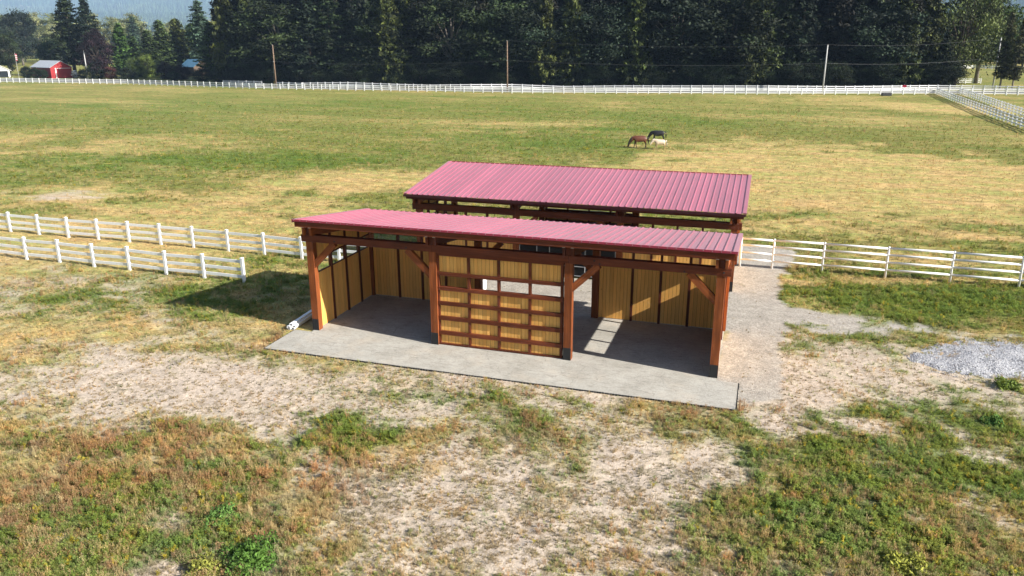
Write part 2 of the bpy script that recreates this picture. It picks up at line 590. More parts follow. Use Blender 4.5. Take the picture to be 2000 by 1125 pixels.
nx, ny = len(gx), len(gy)
ii = np.arange((ny - 1) * (nx - 1))
a0 = (ii // (nx - 1)) * nx + ii % (nx - 1)
quads = np.stack([a0, a0 + 1, a0 + nx + 1, a0 + nx], 1)


def ground_material():
    mt, nt, b = new_mat('field_ground')
    at = N(nt, 'ShaderNodeAttribute', attribute_name='soil')
    cv = N(nt, 'ShaderNodeAttribute', attribute_name='cover')      # r vegetation, g gravel, b bare
    sep = N(nt, 'ShaderNodeSeparateColor')
    nt.links.new(cv.outputs['Color'], sep.inputs[0])
    P = N(nt, 'ShaderNodeNewGeometry').outputs['Position']
    fine = noise(nt, 9.0, 6, 0.72, P)
    mid = noise(nt, 1.7, 6, 0.7, P)
    streak = noise(nt, 1.0, 5, 0.7, mapping(nt, P, (0.16, 0.42, 1.0)))
    speck = noise(nt, 26, 3, 0.7, P)
    c = mixc(nt, 1.0, at.outputs['Color'], ramp(nt, fine, [(0.25, 0.58), (0.5, 1.0), (0.75, 1.42)]), 'MULTIPLY')
    c = mixc(nt, 0.9, c, ramp(nt, mid, [(0.28, 0.70), (0.5, 1.0), (0.72, 1.25)]), 'MULTIPLY')
    # pasture: greener and strawier flecks
    fleck = noise(nt, 1.0, 5, 0.75, mapping(nt, P, (0.9, 1.3, 1.0)))
    c = mixc(nt, sep.outputs[0], c, mixc(nt, 1.0, c, ramp(nt, fleck, [(0.30, 0.52), (0.50, 1.0), (0.70, 1.38)]), 'MULTIPLY'))
    v1 = mixc(nt, ramp(nt, streak, [(0.40, 0.0), (0.60, 0.85)]), c, mixc(nt, 1.0, c, (0.60, 0.92, 0.62), 'MULTIPLY'))
    v2 = mixc(nt, ramp(nt, noise(nt, 3.3, 5, 0.7, P), [(0.54, 0.0), (0.70, 0.7)]), v1, mixc(nt, 1.0, c, (1.5, 1.28, 1.05), 'MULTIPLY'))
    c = mixc(nt, sep.outputs[0], c, v2)
    # gravel: light and dark stones
    vor = N(nt, 'ShaderNodeTexVoronoi'); vor.inputs['Scale'].default_value = 34
    nt.links.new(P, vor.inputs['Vector'])
    sepv = N(nt, 'ShaderNodeSeparateColor'); nt.links.new(vor.outputs['Color'], sepv.inputs[0])
    st = mixc(nt, 1.0, c, ramp(nt, sepv.outputs[0], [(0.0, 0.72), (0.15, 0.90), (0.8, 1.04), (1.0, 1.25)]), 'MULTIPLY')
    c = mixc(nt, sep.outputs[1], c, st)
    # bare soil: hairline cracks and crumbs
    vc = N(nt, 'ShaderNodeTexVoronoi', feature='DISTANCE_TO_EDGE'); vc.inputs['Scale'].default_value = 2.6
    wv = mixc(nt, 0.25, P, noise(nt, 3.0, 3, 0.6, P), 'ADD')
    nt.links.new(wv, vc.inputs['Vector'])
    crack = ramp(nt, vc.outputs['Distance'], [(0.0, 1.0), (0.03, 0.0)])
    ck = N(nt, 'ShaderNodeMath', operation='MULTIPLY'); nt.links.new(crack, ck.inputs[0]); nt.links.new(ramp(nt, mid, [(0.5, 0.0), (0.65, 0.6)]), ck.inputs[1])
    ck2 = N(nt, 'ShaderNodeMath', operation='MULTIPLY'); nt.links.new(ck.outputs[0], ck2.inputs[0]); nt.links.new(sep.outputs[2], ck2.inputs[1])
    c = mixc(nt, ck2.outputs[0], c, (0.16, 0.12, 0.085))
    nt.links.new(c, b.inputs['Base Color'])
    b.inputs['Roughness'].default_value = 0.95
    b.inputs['Specular IOR Level'].default_value = 0.1
    ad = N(nt, 'ShaderNodeMath', operation='ADD'); nt.links.new(fine, ad.inputs[0]); nt.links.new(speck, ad.inputs[1])
    bump(nt, b, ad.outputs[0], 0.55, 0.05)
    return mt


M['ground'] = ground_material()
cov = np.stack([np.clip(W[1] + W[2] + W[3] + W[4], 0, 1), W[5], W[0]], 1)


def ground_part(name, sel):
    q = quads[sel]
    used = np.unique(q)
    remap = np.full(len(xf), -1, np.int32); remap[used] = np.arange(len(used))
    me = np_mesh(name, np.stack([xf[used], yf[used], zf[used]], 1), quads=remap[q], mat=M['ground'], smooth=True)
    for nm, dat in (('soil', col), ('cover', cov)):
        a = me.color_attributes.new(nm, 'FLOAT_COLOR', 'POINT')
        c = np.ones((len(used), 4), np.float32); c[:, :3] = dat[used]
        a.data.foreach_set('color', c.ravel())
    return tag(link(name, me), kind='structure')


gq = gcov[quads].mean(1) > 0.5
ground_part('ground', ~gq)
ground_part('gravel_drive', gq)

# ------------------------------------------------------------------ shed floor pad
SB, SD, SG = 5.49, 5.34, 5.457                  # bay, depth, alley between the two sheds
SL = 3 * SB


def pad_material():
    mt, nt, b = new_mat('stone_dust_pad')
    P = N(nt, 'ShaderNodeNewGeometry').outputs['Position']
    n1 = noise(nt, 0.8, 6, 0.7, P)
    n2 = noise(nt, 18, 5, 0.7, P)
    c = mixc(nt, ramp(nt, n1, [(0.3, 0), (0.7, 1)]), (0.30, 0.285, 0.25), (0.43, 0.415, 0.375))
    c = mixc(nt, 0.8, c, ramp(nt, n2, [(0.3, 0.72), (0.7, 1.2)]), 'MULTIPLY')
    vc = N(nt, 'ShaderNodeTexVoronoi', feature='DISTANCE_TO_EDGE'); vc.inputs['Scale'].default_value = 1.35
    wv = mixc(nt, 0.35, P, noise(nt, 2.2, 4, 0.7, P), 'ADD')
    nt.links.new(wv, vc.inputs['Vector'])
    scuff = noise(nt, 1.0, 4, 0.75, mapping(nt, P, (2.2, 7.0, 1.0)))
    c = mixc(nt, 0.85, c, ramp(nt, scuff, [(0.30, 0.62), (0.45, 0.98), (0.75, 1.10)]), 'MULTIPLY')
    dust = noise(nt, 0.55, 5, 0.7, P)
    c = mixc(nt, ramp(nt, dust, [(0.52, 0.0), (0.72, 0.55)]), c, (0.47, 0.41, 0.335))
    crack = ramp(nt, vc.outputs['Distance'], [(0.0, 0.7), (0.016, 0.0)])
    k = N(nt, 'ShaderNodeMath', operation='MULTIPLY')
    nt.links.new(crack, k.inputs[0])
    nt.links.new(ramp(nt, noise(nt, 1.1, 3, 0.6, P), [(0.42, 0.0), (0.6, 1.0)]), k.inputs[1])
    c = mixc(nt, k.outputs[0], c, (0.13, 0.125, 0.115))
    nt.links.new(c, b.inputs['Base Color'])
    b.inputs['Roughness'].default_value = 0.9
    b.inputs['Specular IOR Level'].default_value = 0.15
    bump(nt, b, n2, 0.4, 0.01)
    return mt


M['pad'] = pad_material()
px0, px1, py0, py1 = -0.90, 17.36, -2.42, SD + 0.1
pad_bm = MB()
pad_bm.box((px0, py0, -0.1), (px1, -0.22, 0.045))
pad_bm.box((-0.10, -0.22, -0.1), (SL + 0.10, py1, 0.045))
pad = tag(pad_bm.build('floor_pad', M['pad']), kind='structure')
e = MB()
t = px0
while t < px1:
    w = random.uniform(0.05, 0.09)
    e.box((t, py0 - random.uniform(0.03, 0.055), -0.05), (t + w, py0 - 0.002, 0.028 + random.uniform(0, 0.012)))
    t += w + random.uniform(0.015, 0.05)
t = py0
while t < -0.2:
    w = random.uniform(0.05, 0.09)
    e.box((px1 + 0.002, t, -0.05), (px1 + random.uniform(0.03, 0.055), t + w, 0.028 + random.uniform(0, 0.012)))
    e.box((px0 - random.uniform(0.03, 0.055), t, -0.05), (px0 - 0.002, t + w, 0.028 + random.uniform(0, 0.012)))
    t += w + random.uniform(0.015, 0.05)
e.build('grid_edge', M['black'], pad)

# ------------------------------------------------------------------ sheds
_panels = {}


def board_panel(w, h, h2=None, pitch=0.152, thick=0.036):
    """Vertical boards with open joints on a thin core; top may slope from h to h2."""
    h2 = h if h2 is None else h2
    key = (round(w, 2), round(h, 2), round(h2, 2))
    if key in _panels: return _panels[key]
    rr = random.Random(str(key))
    mb = MB()
    n = max(1, round(w / pitch)); p = w / n
    T = lambda x: h + (h2 - h) * (x + w / 2) / w
    c = thick * 0.28
    mb.hexa([(-w / 2, -c, 0), (w / 2, -c, 0), (w / 2, c, 0), (-w / 2, c, 0),
             (-w / 2, -c, T(-w / 2) - 0.01), (w / 2, -c, T(w / 2) - 0.01), (w / 2, c, T(w / 2) - 0.01), (-w / 2, c, T(-w / 2) - 0.01)], (0.34, 0.26, 0.20))
    for i in range(n):
        x0, x1 = -w / 2 + i * p + 0.007, -w / 2 + (i + 1) * p - 0.007
        v = rr.uniform(0.84, 1.10); g = rr.uniform(0.94, 1.05)
        y = thick / 2 + rr.uniform(-0.003, 0.003)
        mb.hexa([(x0, -y, 0), (x1, -y, 0), (x1, y, 0), (x0, y, 0), (x0, -y, T(x0)), (x1, -y, T(x1)), (x1, y, T(x1)), (x0, y, T(x0))],
                (v, v * g, v * g * g))
    _panels[key] = mb.mesh('board_panel', M['board'])
    return _panels[key]


HB, HBT = 3.92, 4.21                             # front beam
LB, LBT = 3.13, 3.46                             # low rear beam
ZF, ZB, OF, OB, OS = 4.904, 4.096, 0.3525, 0.648, 0.49
SLOPE = (ZF - ZB) / (SD + OF + OB)
RA = math.atan(SLOPE)


def roof_z(y):                                   # top of the sheet
    return ZF - 0.03 - SLOPE * (y + OF)


def roof_panel_mesh():
    """Three ribs per sheet, running down the slope."""
    pitch = (SL + 2 * OS) / 57.0
    prof = []
    for k in range(3):
        s = k * pitch
        prof += [(s, 0), (s + pitch * 0.5 - 0.045, 0), (s + pitch * 0.5 - 0.018, 0.030), (s + pitch * 0.5 + 0.018, 0.030), (s + pitch * 0.5 + 0.045, 0)]
    prof.append((3 * pitch, 0))
    v, f = [], []
    n = len(prof)
    for y in (-OF, SD + OB):
        for dz in (0.0, -0.012):
            for x, h in prof:
                v.append((x, y, roof_z(y) + h + dz))
    # rows: 0 front top, 1 front under, 2 back top, 3 back under
    for i in range(n - 1):
        f.append((i, i + 1, 2 * n + i + 1, 2 * n + i))
        f.append((n + i + 1, n + i, 3 * n + i, 3 * n + i + 1))
        f.append((n + i, n + i + 1, i + 1, i))
        f.append((2 * n + i, 2 * n + i + 1, 3 * n + i + 1, 3 * n + i))
    me = bpy.data.meshes.new('roof_panel')
    me.from_pydata(v, [], f)
    me.materials.append(M['roof'])
    return me, 3 * pitch


ROOFMESH, ROOFW = roof_panel_mesh()


def sloped(name, x, y0, y1, zlo0, zlo1, ztop_off, w, mat, parent):
    """A rafter: vertical-sided board following the roof."""
    mb = MB()
    a, b_ = roof_z(y0) - ztop_off, roof_z(y1) - ztop_off
    mb.hexa([(x - w / 2, y0, zlo0), (x + w / 2, y0, zlo0), (x + w / 2, y1, zlo1), (x - w / 2, y1, zlo1),
             (x - w / 2, y0, a), (x + w / 2, y0, a), (x + w / 2, y1, b_), (x - w / 2, y1, b_)])
    me = mb.mesh(name, mat)
    uv = me.uv_layers.new(name='UVMap')
    for p in me.polygons:
        for li in p.loop_indices:
            c = me.vertices[me.loops[li].vertex_index].co
            uv.data[li].uv = (c.y, c.z + 1.37 * c.x)
    return link(name, me, parent)


def build_shed(root):
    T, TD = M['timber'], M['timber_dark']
    h = 0.15
    Z0 = 0.046
    for i in range(4):
        x = i * SB
        p = bar('post', (x - h, 0, Z0), (x + h, 0.3, HB), T, root)
        pl = link('base_plate', box_mesh(0.304, 0.012, 0.50, M['black']), p, (0, -0.156, -(HB - Z0) / 2 + 0.25))
        p = bar('post', (x - h, SD - 0.3, Z0), (x + h, SD, LB), T, root)
        link('base_plate', box_mesh(0.304, 0.012, 0.50, M['black']), p, (0, 0.156, -(LB - Z0) / 2 + 0.25))
        # rafter pair with a filler block between, over each frame line
        for s in (-1, 1):
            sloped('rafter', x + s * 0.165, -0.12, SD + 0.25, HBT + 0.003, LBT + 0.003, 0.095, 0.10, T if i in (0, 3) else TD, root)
            link('bracket', box_mesh(0.11, 0.05, 0.06, M['galv']), root, (x + s * 0.165, -0.15, 4.575))
        bar('filler_block', (x - 0.112, 0.0, HBT + 0.004), (x + 0.112, 0.28, 4.70), TD, root)
        bar('filler_block', (x - 0.112, SD - 0.28, LBT + 0.004), (x + 0.112, SD, 4.02), TD, root)
    # intermediate rafters
    for i in range(3):
        for k in (1, 2, 3):
            x = i * SB + k * SB / 4
            sloped('purlin_rafter', x, -0.05, SD + 0.2, roof_z(-0.05) - 0.30, roof_z(SD + 0.2) - 0.30, 0.095, 0.06, TD, root)
    # front and rear beams, one per bay
    for i in range(3):
        x0 = i * SB + (0.004 if i else -0.345)
        x1 = (i + 1) * SB - (0.004 if i < 2 else -0.345)
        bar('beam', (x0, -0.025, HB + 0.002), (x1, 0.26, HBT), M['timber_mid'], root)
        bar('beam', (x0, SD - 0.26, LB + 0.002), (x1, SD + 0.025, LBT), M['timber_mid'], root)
    # knee braces
    def brace(x, s, y, zt, low):
        a = (x + s * h, y, low); b_ = (x + s * (h + 0.98), y, zt)
        beam_between('brace', (x + s * 0.09, y, low - 0.02), (x + s * 1.12, y, zt + 0.0), 0.18, 0.25, T, root)
    for x, s in ((0, 1), (SB, -1), (2 * SB, 1), (3 * SB, -1)):
        brace(x, s, 0.13, HB - 0.02, 2.92)
    for x, s in ((SB, 1), (2 * SB, -1)):
        brace(x, s, SD - 0.13, LB - 0.02, 2.13)
    # side walls
    ys = [0.302, 1.56, 2.80, 4.03, SD - 0.302]
    for x in (0, SL):
        for k in range(4):
            a, b_ = ys[k] + (0.05 if k else 0), ys[k + 1] - (0.05 if k < 3 else 0)
            w = b_ - a - 0.004
            link('wall_panel', board_panel(w, 2.40), root, (x, (a + b_) / 2, 0.07), (0, 0, math.pi / 2))
            h0, h1 = roof_z(a) - 0.10 - 3.122, roof_z(b_) - 0.10 - 3.122
            link('wall_panel', board_panel(w, h0, h1), root, (x, (a + b_) / 2, 3.122), (0, 0, math.pi / 2))
            bar('top_rail', (x - 0.035, a + 0.002, 2.472), (x + 0.035, b_ - 0.002, 2.515), TD, root)
            if k:
                bar('stud', (x - 0.075, ys[k] - 0.05, Z0), (x + 0.075, ys[k] + 0.05, roof_z(ys[k]) - 0.11), TD, root)
        for k in range(4):
            a, b_ = ys[k] + (0.052 if k else 0.002), ys[k + 1] - (0.052 if k < 3 else 0.002)
            bar('side_rail', (x - 0.035, a, 3.05), (x + 0.035, b_, 3.12), TD, root)
    # rear wall in the two outer bays
    for x0, cuts in ((0, (1.47, 2.68, 3.88)), (2 * SB, (1.60, 2.81, 4.02))):
        xs = [x0 + 0.152] + [x0 + c for c in cuts] + [x0 + SB - 0.152]
        for k in range(4):
            a, b_ = xs[k] + (0.05 if k else 0), xs[k + 1] - (0.05 if k < 3 else 0)
            w = b_ - a - 0.004
            link('wall_panel', board_panel(w, 2.40), root, ((a + b_) / 2, SD - 0.15, 0.07))
            bar('top_rail', (a + 0.002, SD - 0.21, 2.472), (b_ - 0.002, SD - 0.09, 2.55), TD, root)
            if k:
                bar('stud', (xs[k] - 0.05, SD - 0.225, Z0), (xs[k] + 0.05, SD - 0.075, LB), TD, root)
    # panelled screen in the middle bay
    xs = [5.664, 6.963, 8.196, 9.454, 10.715]
    z = [0.062, 0.12, 0.485, 0.645, 1.11, 1.275, 1.74, 1.89, 2.36, 2.505, 2.97, 3.105, 3.78, 3.90]
    screen = empty('screen')
    screen.parent = root
    screen.location = (0, 0, 0)
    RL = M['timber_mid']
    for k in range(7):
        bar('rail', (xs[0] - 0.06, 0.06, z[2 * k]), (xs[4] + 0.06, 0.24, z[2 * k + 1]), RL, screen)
    for k in range(6):
        za, zb = z[2 * k + 1] + 0.002, z[2 * k + 2] - 0.002
        for x in xs:
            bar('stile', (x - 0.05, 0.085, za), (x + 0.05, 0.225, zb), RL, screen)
        if k != 4:
            for c in range(4):
                w = xs[c + 1] - xs[c] - 0.104
                link('screen_panel', board_panel(w, zb - za - 0.002), screen, ((xs[c] + xs[c + 1]) / 2, 0.165, za + 0.001))
    bar('jamb', (SB + h + 0.002, 0.10, Z0), (xs[0] - 0.062, 0.20, HB - 0.004), TD, root)
    # fascia, roof sheets, trims and gutter
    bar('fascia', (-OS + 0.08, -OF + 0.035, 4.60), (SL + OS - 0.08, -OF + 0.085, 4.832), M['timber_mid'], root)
    bar('fascia', (-OS + 0.08, SD + OB - 0.085, 3.80), (SL + OS - 0.08, SD + OB - 0.035, 4.032), TD, root)
    n = int(round((SL + 2 * OS) / ROOFW))
    for k in range(n):
        link('roof_panel', ROOFMESH, root, (-OS + k * ROOFW, 0, random.uniform(0, 0.003)))
    bar('eave_trim', (-OS - 0.006, -OF - 0.018, 4.836), (SL + OS + 0.006, -OF - 0.003, 4.916), M['roof_trim'], root)
    mb = MB()
    g0, g1, gz = SD + OB + 0.004, SD + OB + 0.125, ZB - 0.155
    mb.box((-OS, g0, gz), (SL + OS, g1, gz + 0.012)); mb.box((-OS, g1 - 0.01, gz + 0.012), (SL + OS, g1, gz + 0.115))
    mb.box((-OS, g0, gz + 0.012), (SL + OS, g0 + 0.008, gz + 0.105)); mb.box((-OS, g0 + 0.008, gz + 0.012), (-OS + 0.01, g1 - 0.01, gz + 0.11))
    mb.box((SL + OS - 0.01, g0 + 0.008, gz + 0.012), (SL + OS, g1 - 0.01, gz + 0.11))
    mb.build('gutter', M['gutter'], root)
    for x, s in ((-OS, -1), (SL + OS, 1)):
        mb = MB()
        ya, yb = -OF + 0.002, SD + OB - 0.002
        za, zb = roof_z(ya), roof_z(yb)
        xa, xb = sorted((x - s * 0.15, x + s * 0.02))
        mb.hexa([(xa, ya, za + 0.033), (xb, ya, za + 0.033), (xb, yb, zb + 0.033), (xa, yb, zb + 0.033),
                 (xa, ya, za + 0.043), (xb, ya, za + 0.043), (xb, yb, zb + 0.043), (xa, yb, zb + 0.043)])
        xa, xb = sorted((x + s * 0.008, x + s * 0.02))
        mb.hexa([(xa, ya, za - 0.10), (xb, ya, za - 0.10), (xb, yb, zb - 0.10), (xa, yb, zb - 0.10),
                 (xa, ya, za + 0.032), (xb, ya, za + 0.032), (xb, yb, zb + 0.032), (xa, yb, zb + 0.032)])
        mb.build('rake_trim', M['roof'], root)
    sm = MB()
    pitch = (SL + 2 * OS) / 57.0
    for k in range(57):
        x = -OS + (k + 0.5) * pitch - 0.07
        for y in (-OF + 0.08, 1.1, 2.5, 3.9, SD + OB - 0.12):
            z = roof_z(y) + 0.004
            sm.box((x - 0.011, y - 0.011, z), (x + 0.011, y + 0.011, z + 0.010))
        sm.box((x - 0.012, -OF - 0.026, 4.87), (x + 0.012, -OF - 0.019, 4.894))
    sm.build('roof_screws', M['galv'], root)['kind'] = 'stuff'
    for k in range(5):
        y = 0.35 + k * (SD - 0.5) / 4
        bar('batten', (-OS + 0.06, y - 0.04, roof_z(y) - 0.085), (SL + OS - 0.06, y + 0.04, roof_z(y) - 0.03), TD, root)


shed = empty('timber_shed', (0, 0, 0))
tag(shed, 'red-roofed open timber shed nearest the camera with a panelled screen between its middle posts', 'shed')
build_shed(shed)
shed2 = empty('timber_shed', (SL, 2 * SD + SG, 0), math.pi)
tag(shed2, 'red-roofed timber shed behind the other one, its low eave and gutter facing the camera', 'shed')
build_shed(shed2)
Y2 = SD + SG                                     # near wall of the rear shed

# bolts on the front beam
for k, (x, zz) in enumerate(((11.95, 4.10), (12.15, 4.00), (15.2, 3.98), (16.55, 4.05), (1.2, 4.02), (4.4, 4.02))):
    mb = MB(); mb.tube([(x, -0.045, zz), (x, -0.024, zz)], 0.035, 8)
    mb.build('bolt', M['black'], shed)


# stall gates with black panels in the middle bay of the rear shed
def stall_gate(x0, x1, label):
    r = empty('stall_gate', ((x0 + x1) / 2, Y2 + 0.15, 0.0))
    tag(r, label, 'gate', 'stall gates of the rear shed')
    w = (x1 - x0) / 2 - 0.04
    mb = MB(); mb.box((-w, 0.02, 0.12), (w, 0.045, 2.36)); mb.build('black_panel', M['mesh_black'], r)
    for zz in (0.12, 0.62, 1.12, 1.62, 2.0, 2.36):
        mb = MB(); mb.tube([(-w, -0.02, zz), (w, -0.02, zz)], 0.022, 6); mb.build('rail', M['galv'], r)
    for xx in (-w, -w * 0.25, w * 0.3, w):
        mb = MB(); mb.tube([(xx, -0.035, 0.05), (xx, -0.035, 2.42)], 0.022, 6); mb.build('upright', M['galv'], r)
    mb = MB(); mb.tube([(w * 0.55, -0.07, 1.95), (w * 0.8, -0.07, 1.75), (w * 0.8, -0.07, 2.1)], 0.02, 6); mb.build('latch', M['galv'], r)


stall_gate(SB + 0.16, SB * 1.5, 'black stall gate with steel pipes in the rear shed, left of the pair')
stall_gate(SB * 1.5, 2 * SB - 0.16, 'black stall gate with steel pipes in the rear shed, right of the pair')
mb = MB(); mb.box((-0.32, -0.02, 0), (0.32, 0.02, 0.62))
sg = mb.build('notice_panel', M['galv'], None, (7.15, Y2 + 0.06, 1.60))
tag(sg, 'pale grey metal panel hung on the black stall gate', 'panel')

# a white tub standing in the alley behind the screen
mb = MB()
mb.tube([(0, 0, 0), (0, 0, 0.05), (0, 0, 0.78), (0, 0, 0.84)], [0.16, 0.18, 0.20, 0.21], 20)
tub = mb.build('water_tub', M['white_paint'], None, (4.80, 7.6, 0), smooth=False)
tag(tub, 'round white tub standing on the gravel between the two sheds', 'tub')

# spare vinyl rails lying by the left corner post
for k, (dx, dz, dy, L) in enumerate(((0, 0.05, 0, 4.4), (0.158, 0.05, 0.06, 4.3), (0.03, 0.134, -0.05, 4.4), (0.19, 0.134, 0.1, 4.2), (0.1, 0.218, 0.03, 4.3))):
    mb = MB()
    w2, h2 = 0.075, 0.04
    mb.box((-w2, 0, -h2), (w2, L, -h2 + 0.006)); mb.box((-w2, 0, h2 - 0.006), (w2, L, h2))
    mb.box((-w2, 0, -h2 + 0.006), (-w2 + 0.006, L, h2 - 0.006)); mb.box((w2 - 0.006, 0, -h2 + 0.006), (w2, L, h2 - 0.006))
    o = mb.build('spare_rail', M['vinyl'], None, (-1.19 + dx, -0.25 + dy, dz + 0.02), (0, 0, R(3.2 + k * 0.05)))
    tag(o, ('white vinyl rail on the ground, outer one under the stack beside the left corner post', 'white vinyl rail on the ground, inner one of the stack beside the left corner post', 'white vinyl rail in the middle layer, outer one of the stack by the corner post', 'white vinyl rail in the middle layer, inner one of the stack by the corner post', 'topmost white vinyl rail of the stack beside the left corner post')[k], 'rail', 'spare rails beside the shed')


# ------------------------------------------------------------------ fences
def fence(name, label, pts, spacing, post_w, post_h, rails, rail_h, rail_t, mat, cap=True, group=None, zf_=None, both=False, fit=True):
    """Posts and separate rails along a polyline of (x, y[, z])."""
    root = empty(name, (pts[0][0], pts[0][1], 0))
    tag(root, label, 'fence', group)
    o = Vector((pts[0][0], pts[0][1], 0))
    P3 = [Vector((p[0], p[1], p[2] if len(p) > 2 else 0.0)) for p in pts]
    stations = []
    for a, b_ in zip(P3, P3[1:]):
        n = max(1, round((b_ - a).length / spacing))
        for k in range(n):
            stations.append(a.lerp(b_, k / n))
    stations.append(P3[-1])
    if zf_:
        for s in stations: s.z = zf_(s.x, s.y)
    pm = MB()
    hw = post_w / 2
    pm.box((-hw, -hw, -0.25), (hw, hw, post_h))
    pmesh = pm.mesh('post', mat)
    cm = MB(); c0 = hw + 0.012
    if cap:
        n = len(cm.v)
        cm.v += [(-c0, -c0, 0), (c0, -c0, 0), (c0, c0, 0), (-c0, c0, 0), (-c0, -c0, .02), (c0, -c0, .02), (c0, c0, .02), (-c0, c0, .02), (0, 0, 0.06)]
        cm.f += [(0, 3, 2, 1), (0, 1, 5, 4), (1, 2, 6, 5), (2, 3, 7, 6), (3, 0, 4, 7), (4, 5, 8), (5, 6, 8), (6, 7, 8), (7, 4, 8)]
        cm.t += [(1, 1, 1)] * 9
        cmesh = cm.mesh('post_cap', mat)
    rmesh = {}
    for i, s in enumerate(stations):
        d = stations[min(i + 1, len(stations) - 1)] - stations[max(i - 1, 0)]
        p = link('post', pmesh, root, s - o, (random.uniform(-.012, .012), random.uniform(-.012, .012), math.atan2(d.y, d.x)))
        if cap == 'part':
            link('post_cap', cmesh, p, (0, 0, post_h))
    for a, b_ in zip(stations, stations[1:]):
        d = b_ - a
        L = d.length - (0.0 if both else post_w * 0.96)
        key = round(L, 1)
        if key not in rmesh:
            rm = MB(); rm.box((-L / 2, -rail_t / 2, -rail_h / 2), (L / 2, rail_t / 2, rail_h / 2))
            rmesh[key] = rm.mesh('rail', mat)
        e_ = (0, -math.atan2(d.z, math.hypot(d.x, d.y)) + random.uniform(-.002, .002), math.atan2(d.y, d.x))
        for zr in rails:
            link('rail', rmesh[key], root, (a + b_) / 2 - o + Vector((0, 0, zr)), e_, (L / key * 1.0 if key else 1, 1, 1))
    return root


GZ = lambda x, y: float(ground_z(np.array([x]), np.array([y]))[0])
VR = (0.30, 0.68, 1.10)
fence('rail_fence', 'white three-rail vinyl fence on the left running up to the rear shed',
      [(-42.8, 9.85), (-14.6, 10.3), (-6.93, 9.95), (-2.2, 10.0), (-0.35, 10.1)], 2.36, 0.14, 1.28, VR, 0.15, 0.045, M['vinyl'], 'part', zf_=GZ)
fence('rail_fence', 'white three-rail vinyl fence on the left that ends short of the front shed',
      [(-39.0, 5.46), (-7.29, 5.10)], 2.42, 0.14, 1.28, VR, 0.15, 0.045, M['vinyl'], 'part', zf_=GZ)


# white pipe fence on the right
def pipe_fence():
    xs = [16.78, 18.45, 20.97, 24.06, 27.08, 30.15, 33.2, 36.25, 39.3, 42.35]
    y = 15.82
    root = empty('pipe_fence', (xs[0], y, 0))
    tag(root, 'white four-rail steel pipe fence running right from the rear shed', 'fence')
    for x in xs:
        mb = MB(); mb.tube([(0, 0, -0.2), (0, 0, 1.62), (0, 0, 1.65)], [0.06, 0.06, 0.04], 10)
        mb.build('post', M['pipe'], root, (x - xs[0], 0, 0), (random.uniform(-.01, .01), random.uniform(-.012, .012), 0), smooth=True)
    for a, b_ in zip(xs, xs[1:]):
        for z in (0.40, 0.80, 1.20, 1.56):
            mb = MB(); mb.tube([(0, 0, 0), (b_ - a - 0.09, 0, random.uniform(-.015, .015))], 0.058, 8)
            mb.build('rail', M['pipe'], root, (a - xs[0] + 0.045, -0.0, z), smooth=True)


pipe_fence()

FP, FH = 0.19, 1.42
FR = (0.34, 0.78, 1.22)
g = lambda px, py: tuple(ground_at(px, py)[:2])
far_args = (2.44, FP, FH, FR, 0.19, 0.06, M['vinyl'], False)
fence('rail_fence', 'white rail fence along the far left field edge before the red barn', [g(-60, 160), g(250, 164.5), g(500, 173.5)], *far_args)
fence('rail_fence', 'long white rail fence along the far edge of the field before the dark wood', [g(500, 173.5), g(1000, 182), g(1500, 184.5), g(1830, 184.5)], *far_args)
fence('rail_fence', 'white rail fence at the far right corner, continuing past the two slanting fences', [g(1831, 184.5), g(2080, 187)], *far_args)
fence('rail_fence', 'short white fence stretch behind the road under the tall dark firs', [g(437, 167), g(512, 168)], *far_args)
fence('rail_fence', 'low white fence stretch beside the yellow-based utility pole across the road', [g(540, 170), g(590, 172)], *far_args)


def wavy(pxs, base):
    out = []
    for k, px in enumerate(pxs):
        P = ground_at(px, base[k])
        out.append((P.x, P.y, 0.20 * math.sin(px * 0.021) + 0.15 * math.sin(px * 0.009 + 1)))
    return out


fence('rail_fence', 'undulating white rail fence on the far side of the road below the wood',
      wavy([592, 680, 760, 840, 920, 1000, 1100, 1200, 1350, 1500, 1650, 1830], [171.5, 173, 174.5, 175.5, 176, 175.5, 176, 177, 178.5, 179.5, 179, 177]), *far_args)
fence('rail_fence', 'white rail fence across the road at the far right, below the pines', [g(1831, 177.5), g(1900, 178), g(2080, 181)], *far_args)
fence('rail_fence', 'white fence slanting toward the camera at the right edge, nearer the field', [g(1828, 183.5), g(1850, 193), g(1900, 213), g(1960, 237), g(2030, 263)], *far_args)
fence('rail_fence', 'white fence slanting along the lane at the right edge, outer of the two', [g(1873, 183.5), g(1920, 200), g(1960, 215), g(2040, 245)], *far_args)
fence('rail_fence', 'short separate white fence on the grass behind the road at right', [g(1870, 163), g(1915, 163)], *far_args)
fence('rail_fence', 'distant white fence crossing the far meadow at the right edge', [g(1850, 135), g(1900, 134), g(1975, 136), g(2080, 137)], *far_args)

# the road between the two far fences
rm = []
for px, a, b_ in ((-700, 150, 156), (-60, 152, 157.5), (250, 157, 162), (500, 166.5, 171.5), (760, 173.0, 176.5), (1000, 175, 179.5), (1250, 177, 181.5), (1500, 178.5, 182), (1830, 178, 182), (2080, 181, 184.5), (2500, 184, 188)):
    A, B = ground_at(px, a), ground_at(px, b_)
    rm.append((A.x, A.y, 0.03)); rm.append((B.x, B.y, 0.03))
me = bpy.data.meshes.new('road')
me.from_pydata(rm, [], [(2 * k, 2 * k + 1, 2 * k + 3, 2 * k + 2) for k in range(len(rm) // 2 - 1)])
me.materials.append(M['asphalt'])
tag(link('road', me), kind='structure')


